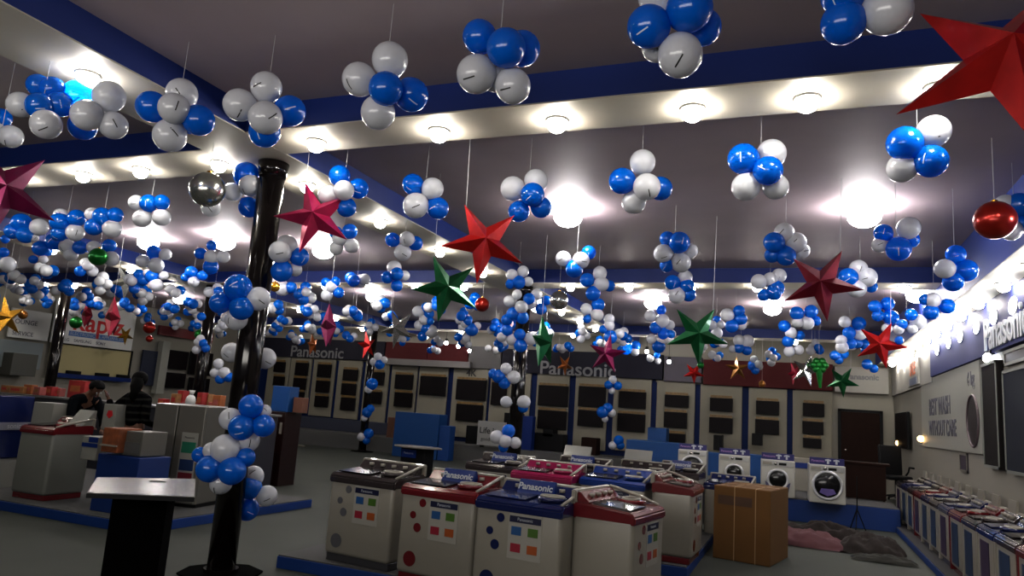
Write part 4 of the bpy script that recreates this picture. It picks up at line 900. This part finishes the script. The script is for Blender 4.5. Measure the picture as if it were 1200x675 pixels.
t, w, h = small(92, 117, 512, 539, 9.5, mat('box white', (.22, .22, .20), .6), 'white_carton', 'white box with blue band beside the printed carton', 'box', .3)
MB().box(-w, w, -.006, 0, h*.55, h*.72, SIGNB).build('blue_band', t)
MB().box(-w*.2, w, -.004, 0, h*.76, h*.98, SIGNB).build('blue_corner', t)
t, w, h = small(117, 138, 474, 504, 10.5, mat('box white', (.22, .22, .20), .6), 'white_carton', 'white box with a red emblem between the two people', 'box', .3)
MB().cyl((w*.1, -.003, h*.62), h*.17, .006, mat('emblem red', (.45, .01, .02), .5), 'y', n=5).build('red_emblem', t)
p1 = pt(140, 534, 9.25); 
o = MB().box(-.38, .36, 0, .5, -p1.z+.132, 0, mat('deep blue counter', (.0, .02, .12), .5), .01).build('blue_counter'); o.location = p1; tag(o, 'deep blue base counter under the cartons left of the silver refrigerator', 'counter')
# packages on the far counter
q = pt(60, 478, 12.2)
CN = thing('long_counter', 'long dark counter carrying the red and orange packages', 'counter', (-12.2, 10.9, 0), math.radians(0))
MB().box(-4.2, 3.0, -.3, .4, 0, 1.34, mat('counter dark', (.02, .02, .03), .5), .01).build('counter_body', CN); MB().box(-4.25, 3.05, -.34, .44, 1.34, 1.38, mat('counter top', (.12, .12, .12), .4), .005).build('counter_top', CN)
PK = [mat('package red', (.26, .02, .02), .5, noise=.4), mat('package orange', (.30, .10, .03), .5, noise=.5), mat('package pink', (.32, .09, .08), .5, noise=.4), mat('package tan', (.24, .12, .045), .5, noise=.5)]
pk = [(192,10,6,0,'flat red package'),(206,9,11,3,'tan printed packet'),(213,10,14,0,'red box packet'),(222,14,5,2,'flat pink package'),(236,9,14,0,'tall red packet'),(244,8,13,3,'tan packet with dark dots'),(256,12,13,1,'orange tall packet'),(232,16,6,1,'flat orange package'),(248,12,6,2,'low pink packet'),
      (44,14,7,2,'flat pink package'),(58,12,8,0,'red flat package'),(68,10,7,2,'pink flat package'),(20,20,6,3,'tan flat package'),(33,14,8,1,'orange flat package'),(90,24,15,0,'wide red and yellow box'),(6,12,6,3,'tan package by the edge')]
desc = ['beside the white bag', 'second from the seated end', 'behind the silver refrigerator', 'in front of the others', 'right of the white bag', 'near the pole', 'nearest the near pole', 'lying on the edge', 'low in the row', 'left of the people', 'close to the bending person', 'touching the wide box', 'by the far left pole', 'under the left signboard', 'behind the bending person', 'cut by the picture edge']
for i, (px, wpx, hpx, mi, nm) in enumerate(pk):
    yy = 10.7+(i % 3)*.12; p = ony(px, 450, yy); dd = cdepth(p)
    w, h = wpx/2*dd/F, hpx*1.35*dd/F
    t = thing('gift_package', '%s on the long dark counter, %s' % (nm, desc[i]), 'package', (p.x, yy, 1.382), random.uniform(-.2, .2), 'packages on the long dark counter')
    MB().box(-w, w, 0, .14, 0, h, PK[mi], .01).build('box_body', t)
    MB().box(-w*.7, w*.5, -.004, 0, h*.35, h*.7, PK[(mi+1) % 4]).build('print_patch', t)
p = ony(224, 458, 10.6)
t = thing('plastic_bag', 'white upright plastic bag between the red packets', 'bag', (p.x, 10.62, 1.382)); bb = MB(); bb.sph((0, 0, .13), .11, mat('bag white', (.5, .5, .48), .5), 14, (1, .7, 1.2)).cyl((.01, 0, .29), .02, .1, MATS['bag white'], n=8, r2=.06).build('bag_body', t, True)
p = onz(70, 458, 1.6)

# left wall: signboards, opening, televisions
LX = XL+.12
def lw(px, py): p = onx(px, py, LX+.05); return p
def lbox(px0, px1, pt0, pb0, m, name, label, cat, th=.06):
    a = lw(px0, pt0); b = lw(px1, pt0); y0, y1 = min(a.y, b.y), max(a.y, b.y)
    z1 = lw((px0+px1)/2, pt0).z; z0 = lw((px0+px1)/2, pb0).z
    t = thing(name, label, cat, (LX, (y0+y1)/2, (z0+z1)/2)); w, h = (y1-y0)/2, (z1-z0)/2
    MB().box(0, th, -w, w, -h, h, m, .01).build('panel', t); return t, w, h
TL = lambda y, z: Matrix.Translation((.068, y, z)) @ Matrix.Rotation(PI/2, 4, 'Z') @ Matrix.Rotation(PI/2, 4, 'X')
SGW = mat('lit sign white', (.62, .62, .60), .5)
t, w, h = lbox(66, 162, 358, 407, SGW, 'sign_board', 'white shop signboard with red lettering and blue band on the left wall', 'sign')
RL = mat('red sign letters', (.5, .015, .02), .5)
text('kaplz', .85, TL(.1, .05), RL, t, bold=.012, sx=1.1)
MB().box(.06, .07, -w*.62, w*.8, -.42, -.26, mat('band blue', (.06, .14, .34), .5)).build('blue_band', t); text('ELECTRONICS & APPLIANCES', .15, TL(.1, -.34), LETW, t)
text('LG    SAMSUNG    SONY', .14, TL(-.3, -.56), GL, t); text('PHILIPS   VIDEOCON   ONIDA', .1, TL(.2, -.72), GL, t)
t, w, h = lbox(60, 156, 406, 440, mat('cream opening', (.42, .37, .20), .6, noise=.08, nscale=1), 'serving_window', 'long cream lit panel with thin dark frame under the left signboard', 'window')
MB().box(.06, .1, -w, w, h-.04, h, DARK).box(.06, .1, w-.05, w, -h, h, DARK).build('frame', t); MB().box(.06, .2, -w, w, -h-.14, -h, SIGNB).build('blue_sill', t)
for k in (-.45, .25, .8): MB().box(.08, .22, k*w-.22, k*w+.22, -h+.0, -h+.1, DARK).build('monitor_top', t)
t, w, h = lbox(14, 62, 364, 398, SGW, 'sign_board', 'pale blank signboard with grey writing at the far left', 'sign')
text('LOUNGE', .2, TL(-w*.3, .05), GL, t); text('SERVICE', .18, TL(-w*.3, -.3), GL, t); 
t, w, h = lbox(0, 52, 400, 432, mat('board blue grey', (.22, .25, .26), .6), 'wall_board', 'pale blue grey board below the far left signboard', 'board')
MB().box(.06, .07, w*.1, w*.55, -h*.5, -h*.1, SIGNB).build('blue_logo', t)
t, w, h = lbox(4, 34, 414, 440, mat('dark grey cabinet', (.08, .08, .07), .5), 'wall_cabinet', 'dark grey cabinet at the far left wall', 'cabinet', .5)
t, w, h = lbox(168, 186, 411, 452, mat('dark navy doorway', (.01, .015, .04), .5), 'doorway_panel', 'dark doorway panel right of the cream lit panel', 'doorway')
t, w, h = lbox(187, 196, 400, 462, mat('pale column', (.3, .3, .27), .6), 'wall_column', 'pale upright strip right of the dark doorway', 'column', .25)
t, w, h = lbox(186, 250, 386, 397, mat('dark red board', (.14, .01, .015), .5), 'sign_board', 'dark red sign board right of the white shop sign', 'sign', .1)
for i, (a0, a1, b0, b1) in enumerate([(196,221,411,433),(224,250,413,440),(194,218,437,455),(222,246,443,460)]):
    t, w, h = lbox(a0, a1, b0, b1, DARK, 'television', 'dark television on the left wall, %s' % ['upper one by the pale column', 'upper one behind the balloon bunch', 'lower one by the pale column', 'lower one behind the packages', 'one hidden behind the near pole'][i], 'television', .08)
    MB().box(.08, .086, -w+.03, w-.03, -h+.03, h-.03, SCREEN).build('screen', t)

# ================================================================== PEOPLE
def skinned(name, verts, edges, radii, m, parent, sub=2, root=0):
    me = bpy.data.meshes.new(name); me.from_pydata([Vector(v) for v in verts], edges, []); o = bpy.data.objects.new(name, me); col.objects.link(o)
    me.materials.append(m)
    sk = o.modifiers.new('skin', 'SKIN'); sk.use_smooth_shade = True
    for i, r in enumerate(radii):
        sv = me.skin_vertices[0].data[i]; rr = r if isinstance(r, tuple) else (r, r); sv.radius = rr; sv.use_root = (i == root)
    s2 = o.modifiers.new('sub', 'SUBSURF'); s2.levels = s2.render_levels = sub
    if parent: o.parent = parent
    return o
SKIN = mat('skin', (.13, .06, .035), .6); HAIR = mat('black hair', (.002, .002, .002), .7, spec=.1)
def person(J, label, jacket, trousers, loc, rz, longhair=False):
    """J: joints dict in local space; figure faces +X"""
    t = thing('person', label, 'person', loc, rz)
    V, E, R = [], [], []
    def v(p, r, prev=None):
        V.append(Vector(p)); R.append(r)
        if prev is not None: E.append((prev, len(V)-1))
        return len(V)-1
    pel = v(J['pelvis'], (.14, .11)); sp = v(J['spine'], (.13, .10), pel); ch = v(J['chest'], (.16, .115), sp); nk = v(J['neck'], .055, ch); hd0 = v(J['head0'], .062, nk)
    hd1 = v(J['head'], (.082, .095), hd0); hd2 = v(J['crown'], .06, hd1)
    arms = []
    for s in ('l', 'r'):
        sh = v(J['sh'+s], .06, ch); el = v(J['el'+s], .042, sh); wr = v(J['wr'+s], .028, el)
        d = (Vector(J['wr'+s])-Vector(J['el'+s])).normalized(); side = d.cross(Vector((0, 0, 1))).normalized()
        pm = v(Vector(J['wr'+s])+d*.06, (.036, .018), wr)
        for k, ln in enumerate((.065, .075, .07, .055)):
            b0 = Vector(J['wr'+s])+d*.10+side*(k-1.5)*.019; a_ = v(b0, .010, pm); b1 = v(b0+d*ln*.5+Vector((0, 0, -.008)), .009, a_); v(b0+d*ln*.9+Vector((0, 0, -.028)), .007, b1)
        b0 = Vector(J['wr'+s])+d*.04-side*.04; a_ = v(b0, .011, pm); v(b0+d*.04-side*.012, .009, a_)
        hp = v(J['hp'+s], .085, pel); kn = v(J['kn'+s], .058, hp); an = v(J['an'+s], .036, kn); v(Vector(J['an'+s])+Vector((.14, 0, -.05)), .03, an)
    skinned('body', V, E, R, SKIN, t, 1)
    def seg(name, chain, m, inf):
        VV, EE, RR = [], [], []
        idx = {}
        for ch_ in chain:
            prev = None
            for key, r in ch_:
                if key not in idx: VV.append(Vector(J[key])); RR.append(r if not isinstance(r, tuple) else r); idx[key] = len(VV)-1
                if prev is not None and (prev, idx[key]) not in EE: EE.append((prev, idx[key]))
                prev = idx[key]
        return skinned(name, VV, EE, RR, m, t, 2)
    seg('jacket', [[('pelvis', (.165, .135)), ('spine', (.155, .125)), ('chest', (.185, .14)), ('neck', .075)], [('chest', .17), ('shl', .08), ('ell', .06), ('wrl', .045)], [('chest', .17), ('shr', .08), ('elr', .06), ('wrr', .045)]], jacket, 0)
    seg('trousers', [[('pelvis', (.155, .13)), ('hpl', .105), ('knl', .078), ('anl', .058)], [('pelvis', .15), ('hpr', .105), ('knr', .078), ('anr', .058)]], trousers, 0)
    # face and hair
    hc = Vector(J['head']); up = (Vector(J['crown'])-Vector(J['head0'])).normalized(); fw = Vector(J['look']).normalized(); fw = (fw-up*fw.dot(up)).normalized(); sd = up.cross(fw)
    fb = MB()
    fb.tube([hc+fw*.09+up*.02, hc+fw*.118-up*.02, hc+fw*.095-up*.03], [.008, .014, .008], SKIN, 8)
    fb.build('nose', t, True)
    e = MB()
    for s in (-1, 1): e.sph(hc+fw*.09+sd*s*.032+up*.022, .011, mat('eye white', (.5, .5, .5), .3), 10)
    e.build('eyes', t, True)
    for s in (-1, 1): MB().sph(hc+sd*s*.088, .024, SKIN, 10, (.7, .7, 1.2)).build('ear', t, True)
    MB().tube([hc+fw*.096-up*.05-sd*.024, hc+fw*.103-up*.052, hc+fw*.096-up*.05+sd*.024], .006, mat('lips', (.16, .05, .045), .5), 6).build('mouth', t, True)
    hb = MB(); ret = bmesh.ops.create_uvsphere(hb.bm, u_segments=24, v_segments=14, radius=.112)
    for q in ret['verts']:
        c_ = q.co.copy(); f = c_.dot(fw)/.112; u = c_.dot(up)/.112
        if f > .35 and u < .45: c_ = c_ - fw*(f-.2)*.112
        if u < -.35 and not longhair: c_ = c_*(.85)
        q.co = hc+up*.028-fw*.016+c_
    hb._set(hb.bm.faces[:], HAIR)
    if longhair:
        hb.tube([hc-fw*.05+up*.02, hc-fw*.10-up*.10, hc-fw*.11-up*.24, hc-fw*.10-up*.34], [.09, .085, .065, .02], HAIR, 12)
    hb.build('hair', t, True)
    for s, k in (('l', 1), ('r', -1)):
        a_ = Vector(J['an'+s]); MB().box(a_.x-.09, a_.x+.2, a_.y-.05, a_.y+.05, a_.z-.085, a_.z+.01, DARK, .025, seg=3).build('shoe', t, True)
    return t
_q1 = pt(117, 450, 11.0); _q2 = pt(165, 440, 10.75)
# bending person (left): leans to +X
J1 = dict(pelvis=(0, 0, .95), spine=(.12, 0, 1.12), chest=(.34, 0, 1.34), neck=(.48, 0, 1.44), head0=(.53, 0, 1.47), head=(.61, 0, 1.52), crown=(.68, 0, 1.60), look=(.8, 0, -.6),
          shl=(.40, .19, 1.34), ell=(.52, .24, 1.08), wrl=(.72, .12, .96), shr=(.40, -.19, 1.34), elr=(.50, -.26, 1.07), wrr=(.72, -.14, 1.0),
          hpl=(-.0, .10, .88), knl=(.06, .11, .50), anl=(-.02, .12, .09), hpr=(-.0, -.10, .88), knr=(.02, -.11, .5), anr=(-.08, -.12, .09))
JK1 = mat('dark jacket', (.004, .005, .007), .9, noise=.3, spec=.05); TR1 = mat('blue grey jeans', (.06, .09, .12), .8, noise=.2)
person(J1, 'person in dark jacket bending forward over the boxes on the left', JK1, TR1, (_q1.x-.6, _q1.y, .13), math.radians(-5))
J2 = dict(pelvis=(0, 0, .98), spine=(.0, 0, 1.16), chest=(-.03, 0, 1.42), neck=(-.04, 0, 1.56), head0=(-.04, 0, 1.60), head=(-.03, 0, 1.70), crown=(-.02, 0, 1.80), look=(-.5, .8, -.3),
          shl=(-.22, .04, 1.45), ell=(-.36, -.12, 1.26), wrl=(-.42, -.16, 1.40), shr=(.19, -.02, 1.43), elr=(.25, -.05, 1.12), wrr=(.18, .2, 1.05),
          hpl=(-.1, 0, .90), knl=(-.12, .03, .50), anl=(-.12, 0, .09), hpr=(.1, 0, .90), knr=(.12, .03, .50), anr=(.12, 0, .09))
def stripes():
    m = mat('striped dark jacket', (.012, .012, .014), .9, spec=.05); nt = m.node_tree; b = nt.nodes['Principled BSDF']
    w_ = nt.nodes.new('ShaderNodeTexWave'); w_.bands_direction = 'Z'; w_.inputs['Scale'].default_value = 3.2; w_.inputs['Distortion'].default_value = 2
    tc = nt.nodes.new('ShaderNodeTexCoord'); cr = nt.nodes.new('ShaderNodeValToRGB'); cr.color_ramp.elements[0].color = (.002, .002, .003, 1); cr.color_ramp.elements[1].color = (.022, .022, .02, 1); cr.color_ramp.elements[0].position = .55
    nt.links.new(tc.outputs['Object'], w_.inputs['Vector']); nt.links.new(w_.outputs['Fac'], cr.inputs['Fac']); nt.links.new(cr.outputs['Color'], b.inputs['Base Color']); return m
person(J2, 'person in striped dark jacket standing with back turned, dark hair', stripes(), mat('dark trousers', (.01, .01, .014), .8), (_q2.x+.03, _q2.y, .13), 0, True)

# ================================================================== LIGHT
w = bpy.data.worlds.new('world'); S.world = w; w.use_nodes = True
w.node_tree.nodes['Background'].inputs['Color'].default_value = (.55, .6, .7, 1); w.node_tree.nodes['Background'].inputs['Strength'].default_value = .10
def area(loc, tgt, sx, sy, e, c=(1, .96, .9)):
    l = bpy.data.lights.new('fill_light', 'AREA'); l.shape = 'RECTANGLE'; l.size = sx; l.size_y = sy; l.energy = e; l.color = c
    o = bpy.data.objects.new('fill_light', l); col.objects.link(o); o.location = loc
    o.rotation_euler = (Vector(tgt)-Vector(loc)).to_track_quat('-Z', 'Y').to_euler(); return o
area((-2.5, -2.5, 2.6), (-2.5, 6, 4.1), 8, 1.2, 260)  # unseen fill lamp added behind the camera to brighten balloons and ceiling
S.view_settings.view_transform = 'Standard'; S.view_settings.look = 'None'; S.view_settings.exposure = .25; S.view_settings.gamma = .82
S.cycles.use_denoising = True; S.cycles.max_bounces = 6; S.cycles.diffuse_bounces = 3; S.cycles.glossy_bounces = 3; S.cycles.sample_clamp_indirect = 4
S.cycles.caustics_reflective = False; S.cycles.caustics_refractive = False

# lettering becomes plain meshes
dg = bpy.context.evaluated_depsgraph_get(); dg.update()
for o in [o for o in bpy.data.objects if o.type == 'FONT']:
    me = bpy.data.meshes.new_from_object(o.evaluated_get(dg)); me.name = 'lettering'
    n = bpy.data.objects.new('lettering', me); col.objects.link(n); n.parent = o.parent; n.matrix_local = o.matrix_local.copy()
    bpy.data.objects.remove(o)
